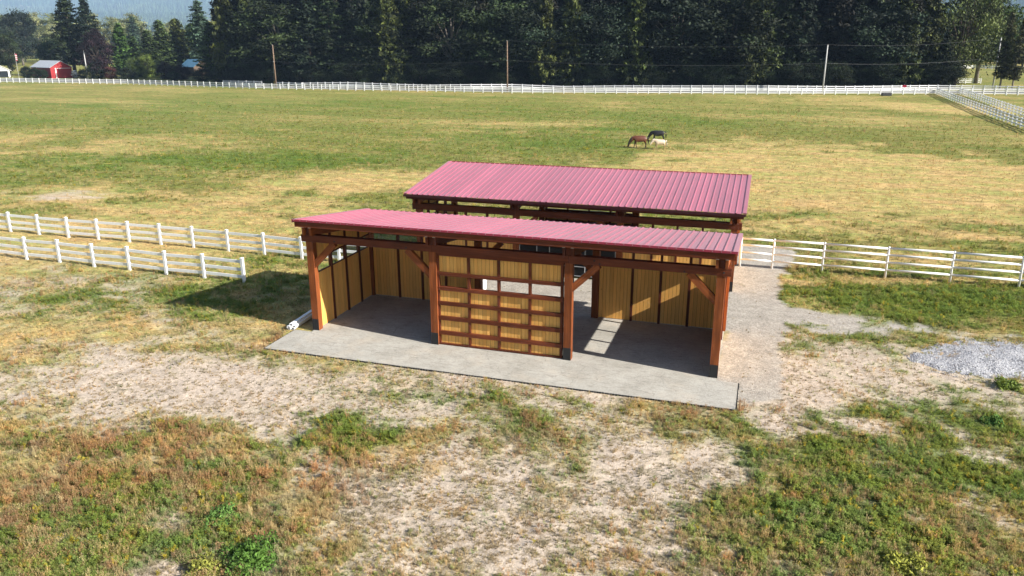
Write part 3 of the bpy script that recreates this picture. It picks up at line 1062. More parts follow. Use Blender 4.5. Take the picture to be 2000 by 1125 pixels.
# ------------------------------------------------------------------ vegetation
def leaf_quads(cen, size, aspect, nrm, rng, droop=0.0):
    """Pointed leaf-like faces at each centre; nrm biases the facing."""
    n = len(cen)
    a = rng.normal(size=(n, 3)); a[:, 2] -= droop * 2.2
    a /= np.linalg.norm(a, axis=1)[:, None]
    b = nrm + rng.normal(size=(n, 3)) * 0.75
    b -= a * (a * b).sum(1)[:, None]
    b /= np.linalg.norm(b, axis=1)[:, None] + 1e-9
    c = np.cross(a, b)
    s = (size * rng.uniform(0.6, 1.35, n))[:, None]
    w = s * aspect
    v = np.stack([cen - a * s * 0.5, cen + c * w * 0.5 - a * s * 0.05, cen + a * s * 0.6, cen - c * w * 0.5 + a * s * 0.08], 1)
    return v.reshape(-1, 3)


def tree_pack(kind, seed, pal, leafmat, barkmat=None):
    """Trunk and crown meshes of unit-free size: height about 1 unit = 1 m at the given H."""
    rng = np.random.default_rng(seed)
    tb = MB()
    cen, nrm, siz, tnt = [], [], [], []
    asp, droop = 0.5, 0.0
    if kind in ('fir', 'cedar', 'spruce', 'slim'):
        H = 30.0
        Rr = {'fir': 5.4, 'cedar': 5.6, 'spruce': 5.2, 'slim': 4.0}[kind]
        z0 = {'fir': 0.16, 'cedar': 0.07, 'spruce': 0.03, 'slim': 0.02}[kind]
        droop = {'fir': 0.25, 'cedar': 0.8, 'spruce': 0.25, 'slim': -0.2}[kind]
        asp = {'fir': 0.42, 'cedar': 0.40, 'spruce': 0.42, 'slim': 0.5}[kind]
        bend = rng.normal(size=2) * 0.25
        tp = [(bend[0] * math.sin(k * .5), bend[1] * math.sin(k * .4 + 1), H * k / 8) for k in range(9)]
        tp = [(a - tp[0][0], b - tp[0][1], c) for a, b, c in tp]
        tb.tube(tp, [0.42 * (1 - k / 8.4) ** 0.8 + 0.02 for k in range(9)], 8)
        z = H * z0
        lop = rng.uniform(0.7, 1.2, 6)
        while z < H * 0.985:
            t_ = z / H
            nb = rng.integers(5, 9)
            for k in range(nb):
                az = rng.uniform(0, 2 * math.pi)
                env = (1 - t_) ** (0.58 if kind != 'slim' else 0.6) * min(1.0, 0.55 + (t_ - z0) * 3.0)
                L = Rr * env * rng.uniform(0.6, 1.18) * lop[int(az / 2 / math.pi * 6) % 6] + 0.25
                tone = rng.choice([0.35, 0.6, 0.9, 1.3, 2.0], p=[.2, .25, .25, .2, .1])
                st = np.arange(0.22 * L, L, 0.40)
                if len(st) == 0: continue
                dz = {'fir': -0.10, 'cedar': -0.05, 'spruce': -0.18, 'slim': 0.5}[kind]
                s1 = st / max(L, 0.1)
                bz = z + dz * st - (0.055 if kind != 'slim' else 0) * st ** 2 * (1 if kind == 'cedar' else 0.5) + 0.25 * st * (s1 > 0.7) * (s1 - 0.7)
                i0 = int(min(8, t_ * 8)); bx0, by0 = tp[i0][0], tp[i0][1]
                m_ = 4 if kind != 'cedar' else 5
                for j in range(m_):
                    sp = 0.10 + 0.28 * s1 * 0 + 0.16 * np.minimum(st, L - st + 0.3)
                    off = rng.normal(size=(len(st), 3)) * np.stack([sp, sp, np.full(len(st), 0.14)], 1)
                    p = np.stack([bx0 + math.cos(az) * st, by0 + math.sin(az) * st, bz], 1) + off
                    if kind == 'cedar': p[:, 2] -= rng.uniform(0, 0.7, len(st)) * s1
                    cen.append(p)
                    nn = np.tile((math.cos(az) * 0.4, math.sin(az) * 0.4, 1.0), (len(st), 1)); nrm.append(nn)
                    siz.append(np.full(len(st), 0.86 if kind != 'cedar' else 1.0))
                    tv = tone * rng.uniform(0.75, 1.25, len(st))
                    mixv = np.clip(rng.uniform(0, 1) * 0.6 + rng.uniform(0, 0.4, len(st)), 0, 1)[:, None]
                    tnt.append((np.array(pal[0]) * (1 - mixv) + np.array(pal[1]) * mixv) * tv[:, None])
                if L > 2.2 and rng.random() < 0.25:
                    tb.tube([(bx0, by0, z), (bx0 + math.cos(az) * L * .75, by0 + math.sin(az) * L * .75, z + dz * L * .75 - 0.02 * L * L)], [0.05, 0.015], 4, cap=False)
            z += rng.uniform(0.42, 0.72) * (0.75 if kind in ('spruce', 'slim') else 1.0)
    else:
        H = 20.0
        wide = {'maple': 6.2, 'round': 6.4, 'shrub': 8.5, 'willow': 7.2, 'oval': 4.8}[kind]
        zc = {'maple': 0.60, 'round': 0.52, 'shrub': 0.46, 'willow': 0.62, 'oval': 0.55}[kind]
        vh = {'maple': 0.42, 'round': 0.48, 'shrub': 0.52, 'willow': 0.40, 'oval': 0.46}[kind]
        droop = {'willow': 0.9}.get(kind, 0.15)
        asp = {'willow': 0.35}.get(kind, 0.62)
        tr = 0.42 if kind != 'shrub' else 0.16
        top = (rng.normal() * .5, rng.normal() * .5, H * 0.72)
        tb.tube([(0, 0, 0), (0.15, 0.1, H * 0.22), (top[0] * .5, top[1] * .5, H * 0.48), top], [tr, tr * .8, tr * .5, 0.08], 8)
        nc = {'maple': 95, 'round': 105, 'shrub': 85, 'willow': 85, 'oval': 75}[kind]
        for k in range(nc):
            d = rng.normal(size=3); d /= np.linalg.norm(d)
            rr = rng.uniform(0.45, 1.0) ** 0.6 * rng.uniform(0.82, 1.12)
            c = np.array([d[0] * wide * rr, d[1] * wide * rr, H * (zc + vh * d[2] * rr)])
            if kind in ('shrub', 'round') and c[2] < H * 0.06: c[2] = H * rng.uniform(0.06, 0.2)
            if c[2] < H * 0.05: continue
            if rng.random() < 0.4:
                s0 = rng.uniform(0.25, 0.65); base = np.array([top[0] * s0, top[1] * s0, H * 0.72 * s0])
                mid = (base + c) / 2 + np.array([0, 0, 0.6])
                tb.tube([tuple(base), tuple(mid), tuple(c)], [0.14, 0.08, 0.03], 5, cap=False)
            cr = rng.uniform(0.9, 1.9) * wide / 6
            m_ = int(120 * cr)
            off = rng.normal(size=(m_, 3)) * np.array([cr * .62, cr * .62, cr * .42])
            if kind == 'willow': off[:, 2] -= rng.exponential(0.9, m_)
            cen.append(c + off)
            nrm.append(off / (np.linalg.norm(off, axis=1)[:, None] + .01) * 0.6 + np.array([0, 0, 0.9]))
            siz.append(np.full(m_, 0.50))
            tone = rng.choice([0.4, 0.7, 1.0, 1.5, 2.1], p=[.2, .25, .25, .2, .1]); mixv = np.clip(rng.uniform(0, 0.7) + rng.uniform(0, .3, m_), 0, 1)[:, None]
            tnt.append((np.array(pal[0]) * (1 - mixv) + np.array(pal[1]) * mixv) * (tone * rng.uniform(0.75, 1.25, m_))[:, None])
    cen = np.concatenate(cen); nrm = np.concatenate(nrm); siz = np.concatenate(siz); tnt = np.concatenate(tnt)
    keep = cen[:, 2] > 0.1
    cen, nrm, siz, tnt = cen[keep], nrm[keep], siz[keep], tnt[keep]
    v = leaf_quads(cen, siz, asp, nrm, rng, droop)
    q = np.arange(len(v)).reshape(-1, 4)
    crown = np_mesh('crown', v, quads=q, mat=leafmat, tint=tnt)
    trunk = tb.mesh('trunk', barkmat or M['bark'], smooth=True)
    return trunk, crown, H


M['leaf'] = tint_material('foliage', (1, 1, 1), 0.75, hue=0.018, translucent=0.10)
DG = ((0.009, 0.018, 0.007), (0.027, 0.040, 0.013))
DB = ((0.009, 0.017, 0.010), (0.023, 0.036, 0.019))
BR = ((0.016, 0.017, 0.011), (0.029, 0.028, 0.018))
YG = ((0.022, 0.037, 0.009), (0.080, 0.094, 0.022))
MGc = ((0.030, 0.056, 0.016), (0.066, 0.095, 0.028))
LG = ((0.06, 0.098, 0.02), (0.10, 0.14, 0.033))
PU = ((0.011, 0.006, 0.009), (0.022, 0.011, 0.015))
PACK = {
    'fir1': tree_pack('fir', 1, DG, M['leaf']), 'fir2': tree_pack('fir', 2, DB, M['leaf']), 'fir3': tree_pack('fir', 3, BR, M['leaf']),
    'cedar1': tree_pack('cedar', 4, YG, M['leaf']), 'cedar2': tree_pack('cedar', 5, DG, M['leaf']),
    'spruce': tree_pack('spruce', 6, MGc, M['leaf']), 'bluespruce': tree_pack('spruce', 16, ((0.03, 0.055, 0.035), (0.06, 0.095, 0.06)), M['leaf']),
    'slim': tree_pack('slim', 7, ((0.045, 0.085, 0.018), (0.085, 0.135, 0.03)), M['leaf']),
    'maple1': tree_pack('maple', 8, DB, M['leaf'], M['bark_pale']), 'maple2': tree_pack('maple', 9, DG, M['leaf'], M['bark_pale']),
    'round': tree_pack('round', 10, ((0.012, 0.028, 0.012), (0.025, 0.048, 0.018)), M['leaf']),
    'purple': tree_pack('round', 11, PU, M['leaf']),
    'willow': tree_pack('willow', 12, ((0.05, 0.075, 0.02), (0.10, 0.12, 0.035)), M['leaf']),
    'shrub': tree_pack('shrub', 13, ((0.007, 0.014, 0.006), (0.018, 0.029, 0.010)), M['leaf']),
    'shrub_light': tree_pack('shrub', 14, LG, M['leaf']), 'shrub_red': tree_pack('shrub', 15, ((0.035, 0.014, 0.010), (0.06, 0.024, 0.016)), M['leaf']),
    'cedar_bright': tree_pack('cedar', 31, ((0.018, 0.031, 0.009), (0.075, 0.092, 0.021)), M['leaf']),
    'green': tree_pack('maple', 32, ((0.030, 0.055, 0.016), (0.075, 0.105, 0.032)), M['leaf'], M['bark_pale']),
    'pine': tree_pack('fir', 21, ((0.040, 0.046, 0.020), (0.085, 0.088, 0.036)), M['leaf'], M['bark_pale']),
    'shrub_purple': tree_pack('shrub', 17, PU, M['leaf']),
    'pale': tree_pack('oval', 18, ((0.10, 0.125, 0.045), (0.20, 0.20, 0.085)), M['leaf'], M['bark_pale']),
    'shrub_white': tree_pack('shrub', 19, ((0.45, 0.48, 0.48), (0.7, 0.72, 0.72)), M['leaf']),
}


def plant(name, pack, P, height, width_scale=1.0, label=None, cat='tree', group=None, rz=None):
    trunk, crown, H = PACK[pack]
    s = height / H
    r_ = empty(name, (P[0], P[1], P[2] if len(P) > 2 else 0), random.uniform(0, 6.28) if rz is None else rz)
    w = s * width_scale
    r_.scale = (w, w, s)
    tag(r_, label, cat, group)
    link('trunk', trunk, r_)
    link('crown', crown, r_)
    return r_


def plant_px(name, pack, px, base, top, wscale, label, cat='tree', group=None):
    P = ground_at(px, base)
    return plant(name, pack, P, height_at(P, top), wscale, label, cat, group)


# the dark wood behind the road: three ragged rows
WOODG = 'trees of the dark wood behind the road'
rows = []
for row, (dy, n, hmin, hmax) in enumerate(((0, 29, 22, 31), (8, 28, 30, 38), (17, 26, 34, 44), (27, 24, 36, 46))):
    for k in range(n):
        f_ = (k + 0.5 + random.uniform(-.32, .32)) / n
        px = 425 + (1850 - 425) * f_
        base = np.interp(px, [425, 600, 1000, 1500, 1850], [163, 168.5, 171.5, 174.5, 173])
        P = ground_at(px, base)
        back = Vector((_f.x, _f.y, 0)).normalized()
        P = P + back * (dy + random.uniform(-2.5, 2.5) + 4)
        if row == 0:
            pk = random.choice(['fir1', 'fir2', 'cedar2', 'maple1', 'maple2', 'maple1', 'fir3', 'cedar1'])
        else:
            pk = random.choice(['fir1', 'fir2', 'fir3', 'cedar2', 'cedar1', 'fir2'])
        rows.append((P, pk, random.uniform(hmin, hmax), row))
LBL = {'fir': 'dark conifer among the trees of the wood behind the road',
       'cedar': 'drooping cedar-like tree among the trees of the wood behind the road',
       'maple': 'dark broad-leaved tree along the edge of the wood behind the road'}
ORD = ['first', 'second', 'third', 'fourth', 'fifth', 'sixth', 'seventh', 'eighth', 'ninth', 'tenth', 'eleventh', 'twelfth', 'thirteenth', 'fourteenth', 'fifteenth']
counts = {}


def front_label(kind, P):
    d = Vector(P) - CAM
    px = 1000 + FPX * d.dot(_r) / d.dot(_f)
    ref = 'its left end' if px < 540 else 'yellow-guarded pole' if px < 991 else 'brown middle pole' if px < 1612 else 'pale grey pole'
    counts[ref] = counts.get(ref, 0) + 1
    nm = {'fir': 'dark conifer', 'cedar': 'drooping cedar-like tree', 'maple': 'dark leafy tree'}[kind]
    return f'{nm} at the front of the wood, {ORD[counts[ref] - 1]} right of {ref}'


for P, pk, hh, row in rows:
    k_ = pk.rstrip('123')
    plant({'fir': 'conifer_tree', 'cedar': 'cedar_tree', 'maple': 'broadleaf_tree'}[k_], pk, P, hh * (0.82 if k_ == 'maple' else 1.0),
          random.uniform(1.25, 1.75), LBL[k_] if row else front_label(k_, P), 'tree', WOODG + ' ' + k_)
# undergrowth along its foot
for k in range(64):
    px = 440 + (1860 - 440) * (k + random.uniform(0.1, 0.9)) / 64
    base = np.interp(px, [425, 600, 1000, 1500, 1850], [163, 168.5, 171.5, 174.5, 173]) + 0.6
    P = ground_at(px, base) + Vector((0, random.uniform(0, 3), 0))
    plant('shrub', 'shrub', P, random.uniform(3.5, 8.0), random.uniform(1.1, 1.8), 'dark green shrub in the undergrowth along the foot of the wood', 'shrub', 'undergrowth along the wood')

for px, top, lab in ((1062, -30, 'bright yellow-green drooping tree in the wood, first right of the brown middle pole'),
                     (1118, -20, 'bright yellow-green drooping tree in the wood, second right of the brown middle pole'),
                     (1236, -40, 'bright yellow-green drooping tree standing above the middle of the wood edge'),
                     (1455, -30, 'bright yellow-green drooping tree left of the pale grey pole'),
                     (1752, -10, 'bright yellow-green drooping tree near the right end of the wood'),
                     (762, -25, 'bright yellow-green drooping tree between the yellow-guarded and brown poles')):
    P = ground_at(px, float(np.interp(px, [425, 600, 1000, 1500, 1850], [163, 168.5, 171.5, 174.5, 173])) + 0.3)
    plant('cedar_tree', 'cedar_bright', P, height_at(P, top), random.uniform(1.15, 1.4), lab, 'tree', WOODG + ' bright')

# left group of trees, each its own
T_ = plant_px
T_('fir_tree', 'fir1', 148, 149.5, -16, 1.6, 'tall dark fir behind the red barn, left one of the tall pair')
T_('fir_tree', 'fir2', 183, 149.8, -4, 1.6, 'tall blue-green fir behind the purple tree, right one of the tall pair')
T_('purple_tree', 'purple', 198, 153.5, 56, 0.95, 'round dark purple-leaved tree beside the leaning grey pole')
T_('evergreen_tree', 'round', 104, 147, 76, 1.0, 'dense rounded dark green tree above the red barn roof')
T_('evergreen_tree', 'maple2', 22, 149, 64, 0.95, 'dark bushy tree at the left edge behind the white-roofed shelter')
T_('tall_tree', 'maple1', 46, 128, 22, 1.1, 'tall greyish green tree standing farther back at the left edge')
T_('conical_tree', 'slim', 244, 152, 46, 1.7, 'taller of two bright green conical trees right of the purple tree')
T_('conical_tree', 'spruce', 270, 151, 70, 2.0, 'shorter of two bright green conical trees right of the purple tree')
T_('spruce_tree', 'spruce', 300, 148, 58, 2.1, 'middling green conifer left of the small blue-roofed house')
T_('spruce_tree', 'spruce', 326, 146, 38, 1.9, 'green conifer behind the blue-roofed house, second from the light bamboo-like shrub')
T_('spruce_tree', 'cedar1', 354, 144, 34, 1.7, 'yellowish green conifer just left of the small utility pole by the blue roof')
T_('spruce_tree', 'bluespruce', 402, 146, -2, 1.45, 'tall pointed blue-green spruce left of the dark wood')
T_('spruce_tree', 'slim', 418, 154, 44, 2.0, 'green conifer tucked between the pointed spruce and the dark wood')
T_('spruce_tree', 'spruce', 380, 143, 44, 2.0, 'green conifer between the small utility pole and the pointed spruce')
T_('fir_tree', 'fir3', 446, 160, -40, 1.35, 'very tall brownish fir at the left end of the dark wood')
T_('fir_tree', 'cedar1', 494, 163, -34, 1.2, 'very tall yellow-green conifer near the left end of the dark wood')
T_('fir_tree', 'cedar2', 470, 163, 20, 1.3, 'dark drooping conifer below the very tall firs at the wood\'s left end')
S_ = lambda *a: plant_px(*a, cat='shrub')
S_('light_shrub', 'shrub_light', 290, 153, 104, 0.85, 'light yellow-green feathery shrub under the conical trees')
S_('light_shrub', 'shrub_light', 262, 155, 112, 0.8, 'smaller light green shrub beside the feathery one')
S_('red_shrub', 'shrub_red', 217, 154.5, 130, 1.2, 'reddish brown shrub right of the leaning grey pole')
S_('purple_shrub', 'shrub_purple', 326, 155, 119, 1.1, 'dark purple shrub left of the blue-roofed house')
S_('purple_shrub', 'shrub_purple', 356, 156, 124, 1.2, 'dark purple-brown shrub just before the blue-roofed house')
S_('dark_shrub', 'shrub', 396, 160, 132, 1.5, 'dark rounded shrub in front of the blue-roofed house')
S_('dark_shrub', 'shrub', 340, 158, 138, 1.4, 'low dark green shrub below the purple shrubs')
S_('dark_shrub', 'shrub', 250, 156, 130, 1.3, 'dark shrub right of the reddish one')
S_('dark_shrub', 'shrub', 190, 154, 122, 1.5, 'dark shrub at the foot of the leaning grey pole')
S_('dark_shrub', 'shrub', 428, 162, 134, 1.5, 'dark shrub at the left foot of the tall wood')
S_('hedge_bush', 'shrub', 54, 153.2, 128, 1.1, 'dark bush at the left end of the hedge before the red barn')
S_('hedge_bush', 'shrub', 71, 153.4, 131, 1.0, 'middle dark bush of the hedge before the red barn')
S_('hedge_bush', 'shrub', 86, 153.5, 134, 0.95, 'right dark bush of the hedge touching the red barn wall')
S_('low_bush', 'shrub_light', 14, 150, 140, 2.0, 'low green bush under the white-roofed shelter at the left edge')
S_('pale_bush', 'shrub_white', 147, 152.4, 137, 0.9, 'small whitish bush at the right side of the red barn')
S_('dark_shrub', 'shrub', 163, 152.6, 134, 1.1, 'dark bush between the whitish bush and the leaning pole')

# hazy trees farther back on the left
FARG = 'hazy trees in the valley beyond the left trees'
for k in range(64):
    px = random.uniform(-60, 440); base = random.uniform(108, 126)
    P = ground_at(px, base)
    top = random.uniform(26, 84)
    plant('valley_tree', random.choice(['pale', 'pale', 'spruce', 'pale', 'bluespruce']), P, max(8, min(44, height_at(P, top))), random.uniform(1.2, 1.8),
          'hazy pale tree in the valley seen between the trees at left', 'tree', FARG)

# right group
T_('willow_tree', 'willow', 1862, 168, -30, 1.25, 'large leaning yellow-green tree at the right end of the wood')
T_('broad_tree', 'green', 1905, 163, -18, 1.15, 'broad green tree with bare slanting limbs right of the wood')
T_('pine_tree', 'pine', 1952, 175, 22, 0.85, 'yellowish pine with a bare trunk by the road at right')
T_('pine_tree', 'pine', 1976, 176, 34, 0.9, 'brownish green pine next to the yellowish one at the right edge')
T_('pine_tree', 'cedar2', 1835, 174, 60, 1.5, 'lower dark conifer under the leaning tree at the wood\'s right end')
T_('far_conifer', 'fir2', 1996, 133, 8, 1.1, 'dark conifer at the right edge behind the far meadow fence')
T_('far_conifer', 'fir1', 2060, 134, -8, 1.3, 'dark conifer just beyond the right edge of the far meadow')
T_('far_conifer', 'spruce', 1962, 128, 40, 1.4, 'dark conifer behind the brownish pines, beyond the far meadow fence')
for k in range(14):
    P = ground_at(random.uniform(1860, 2120), random.uniform(118, 126))
    plant('valley_tree', random.choice(['fir1', 'fir2', 'pale']), P, random.uniform(16, 26), 1.4, 'hazy dark tree beyond the far meadow at right', 'tree', 'hazy trees beyond the far meadow')


# ------------------------------------------------------------------ utility poles and wires
def utility_pole(px, base, top, lean_px, label, mat, arm=False, guard=False):
    P = ground_at(px, base)
    H = height_at(P, top)
    r_ = empty('utility_pole', P)
    tag(r_, label, 'pole')
    lx = lean_px / px_per_m(P)
    mb = MB()
    mb.tube([(0, 0, -0.3), (lx * 0.5, 0, H * 0.5), (lx, 0, H)], [0.19, 0.165, 0.13], 10)
    mb.build('shaft', mat, r_, smooth=True)
    if arm:
        mb = MB(); mb.box((lx - 0.7, -0.06, H - 0.5), (lx + 0.7, 0.06, H - 0.38)); mb.build('crossarm', mat, r_)
    for zz in (H, H * 0.62):
        mb = MB(); mb.tube([(lx * zz / H, -0.2, zz - 0.05), (lx * zz / H, -0.2, zz + 0.15)], 0.06, 8); mb.build('insulator', M['galv'], r_)
    if guard:
        mb = MB(); mb.tube([(-0.9, 0.3, 0), (-0.6, 0.2, 2.0)], 0.07, 6); mb.build('guy_guard', M['yellow'], r_)
        mb = MB(); mb.tube([(-0.6, 0.2, 2.0), (lx - 0.1, 0, H * 0.95)], 0.035, 4); mb.build('guy_wire', M['galv'], r_)
    return P, H, lx


poles = [
    utility_pole(172, 154.5, 98, 0, 'leaning grey utility pole beside the red barn', M['pole_grey']),
    utility_pole(540, 173.5, 88, 0, 'dark utility pole with a yellow guy guard before the left part of the wood', M['pole'], guard=True),
    utility_pole(991, 180.5, 80, 0, 'brown utility pole in the middle of the far fence', M['pole']),
    utility_pole(1606, 182.5, 88, 0, 'pale grey utility pole at the right part of the far fence', M['pole_grey']),
    utility_pole(1938, 174, 74, 0, 'thin pale pole among the pines at the right edge', M['pole_grey']),
]
utility_pole(371, 128, 88, 0, 'short brown utility pole above the blue-roofed house', M['pole'], arm=True)
NAMES = ['barn-side pole', 'yellow-guarded pole', 'brown middle pole', 'pale grey pole', 'pole among pines']
for (A, B, na, nb) in ((poles[0], poles[1], 0, 1), (poles[1], poles[2], 1, 2), (poles[2], poles[3], 2, 3), (poles[3], poles[4], 3, 4)):
    for fr, sag, nm in ((1.0, 0.9, 'upper'), (0.62, 0.8, 'lower')):
        a = A[0] + Vector((A[2] * fr, -0.2, A[1] * fr + 0.1)); b_ = B[0] + Vector((B[2] * fr, -0.2, B[1] * fr + 0.1))
        pts = []
        for k in range(25):
            t_ = k / 24
            p = a.lerp(b_, t_); p.z -= 4 * sag * t_ * (1 - t_); pts.append(p - a)
        mb = MB(); mb.tube(pts, 0.018 if nm == 'lower' else 0.012, 4, cap=False)
        o = mb.build('power_line', M['wire'], None, a)
        tag(o, f'{nm} wire strung from the {NAMES[na]} to the {NAMES[nb]}', 'wire')


# ------------------------------------------------------------------ far buildings
def gable_house(name, label, P, yaw, w, d, eave, ridge, wall, roof, over=0.4, openings=()):
    """Ridge along local x; gable ends at +-x."""
    r_ = empty(name, P, yaw)
    tag(r_, label, 'building')
    mb = MB()
    v = [(-w / 2, -d / 2, 0), (w / 2, -d / 2, 0), (w / 2, d / 2, 0), (-w / 2, d / 2, 0), (-w / 2, -d / 2, eave), (w / 2, -d / 2, eave), (w / 2, d / 2, eave), (-w / 2, d / 2, eave), (-w / 2, 0, ridge), (w / 2, 0, ridge)]
    mb.v += v
    mb.f += [(0, 1, 5, 4), (2, 3, 7, 6), (1, 2, 6, 9, 5), (3, 0, 4, 8, 7), (4, 5, 9, 8), (6, 7, 8, 9)]
    mb.t += [(1, 1, 1)] * 6
    mb.build('wall', wall, r_)
    s = (ridge - eave) / (d / 2)
    for sg_ in (-1, 1):
        mb = MB()
        y0, y1 = sg_ * 0.0, sg_ * (d / 2 + over)
        z0, z1 = ridge + 0.06, ridge + 0.06 - s * (d / 2 + over)
        x0, x1 = -w / 2 - over, w / 2 + over
        mb.hexa([(x0, y0, z0), (x1, y0, z0), (x1, y1, z1), (x0, y1, z1), (x0, y0, z0 + .12), (x1, y0, z0 + .12), (x1, y1, z1 + .12), (x0, y1, z1 + .12)])
        mb.build('roof', roof, r_)
    for nm, face, a, z0, ww, hh, mt in openings:
        mb = MB()
        if face == '+x': mb.box((w / 2, a - ww / 2, z0), (w / 2 + 0.06, a + ww / 2, z0 + hh))
        elif face == '-y': mb.box((a - ww / 2, -d / 2 - 0.06, z0), (a + ww / 2, -d / 2, z0 + hh))
        mb.build(nm, mt, r_)
    return r_


Pb = ground_at(118, 152.6)
barn = gable_house('barn', 'small red barn with a grey metal roof behind the far left fence', Pb + Vector((-5.2, 1.8, 0)), R(-52) + 0.62, 13.0, 7.2, 3.6, 5.6, M['barn_red'], M['grey_roof'], 0.35,
                   (('barn_door', '+x', 0.6, 0.1, 3.4, 3.0, M['barn_red']), ('corner_trim', '+x', -1.9, 0.0, 0.35, 3.4, M['white_paint']), ('door_track', '+x', 0.9, 3.2, 4.6, 0.14, M['white_paint']),
                    ('corner_post', '-y', -3.0, 0.0, 0.25, 2.0, M['white_paint']), ('corner_post', '-y', 0.0, 0.0, 0.25, 2.0, M['white_paint']), ('corner_post', '-y', 3.0, 0.0, 0.25, 2.0, M['white_paint'])))
Ps = ground_at(-6, 151)
sh = gable_house('shelter', 'white-roofed open shelter at the left edge beyond the far fence', Ps, R(-20), 6, 6.5, 2.4, 4.1, M['white_paint'], M['white_paint'], 0.5,
                 (('opening', '+x', 0.0, 0.0, 5.4, 2.2, M['dark_glass_and_shade']), ('opening', '-y', 0.0, 0.0, 5.2, 2.1, M['dark_glass_and_shade'])))  # solid dark panels painted as the shade of the open interior
Ph = ground_at(384, 148)
hs = gable_house('cottage', 'small house with a blue metal roof among dark shrubs', Ph, R(-12), 6.5, 7.0, 3.4, 5.6, M['brown_wall'], M['blue_roof'], 0.6,
                 (('window', '+x', 0, 1.2, 1.2, 1.1, M['dark_glass_and_shade']), ('window', '-y', 0, 1.2, 1.3, 1.1, M['dark_glass_and_shade'])))

# flag by the left trees
Pf = ground_at(37, 150)
fl = empty('flag_pole', Pf); tag(fl, 'flag hanging on a thin pole before the trees at far left', 'flag')
mb = MB(); mb.tube([(0, 0, 0), (0, 0, 8.2)], 0.05, 6); mb.build('mast', M['pole_grey'], fl)
mb = MB()
for k in range(7):
    c = (0.5, 0.06, 0.07) if k % 2 == 0 else (0.75, 0.72, 0.72)
    z1 = 7.9 - k * 0.32
    mb.hexa([(0.06, -0.02, z1 - 0.32), (0.75 - k * .03, 0.10, z1 - 0.5), (0.75 - k * .03, 0.14, z1 - 0.5), (0.06, 0.02, z1 - 0.32), (0.06, -0.02, z1), (0.75 - k * .03, 0.10, z1 - 0.18), (0.75 - k * .03, 0.14, z1 - 0.18), (0.06, 0.02, z1)], c)
M['cloth'] = tint_material('cloth', (1, 1, 1), 0.8)
mb.build('cloth', M['cloth'], fl)

# red sign on the far fence, water trough below it
P = ground_at(1765, 180)
sg = empty('red_sign', P); tag(sg, 'small red sign on the white fence across the road at right', 'sign')
mb = MB(); mb.box((-0.42, -0.14, 1.10), (0.42, -0.11, 1.62)); mb.build('board', M['red_sign'], sg)
mb = MB(); mb.box((-0.05, -0.10, 0), (0.05, -0.02, 1.8)); mb.build('post', M['galv'], sg)
P = ground_at(1731, 187)
tr = empty('water_trough', P, R(15)); tag(tr, 'dark water trough standing in the field at the far fence', 'trough')
mb = MB(); x, y, zt = 1.0, 0.45, 0.62
mb.box((-x, -y, 0.03), (x, y, 0.09)); mb.box((-x, -y, 0.09), (x, -y + 0.05, zt)); mb.box((-x, y - 0.05, 0.09), (x, y, zt)); mb.box((-x, -y + 0.05, 0.09), (-x + 0.05, y - 0.05, zt)); mb.box((x - 0.05, -y + 0.05, 0.09), (x, y - 0.05, zt))
mb.build('basin', M['trough'], tr)
mb = MB(); mb.box((x - 0.45, -y + 0.06, 0.5), (x - 0.06, y - 0.06, 0.52)); mb.build('float_cover', M['galv'], tr)


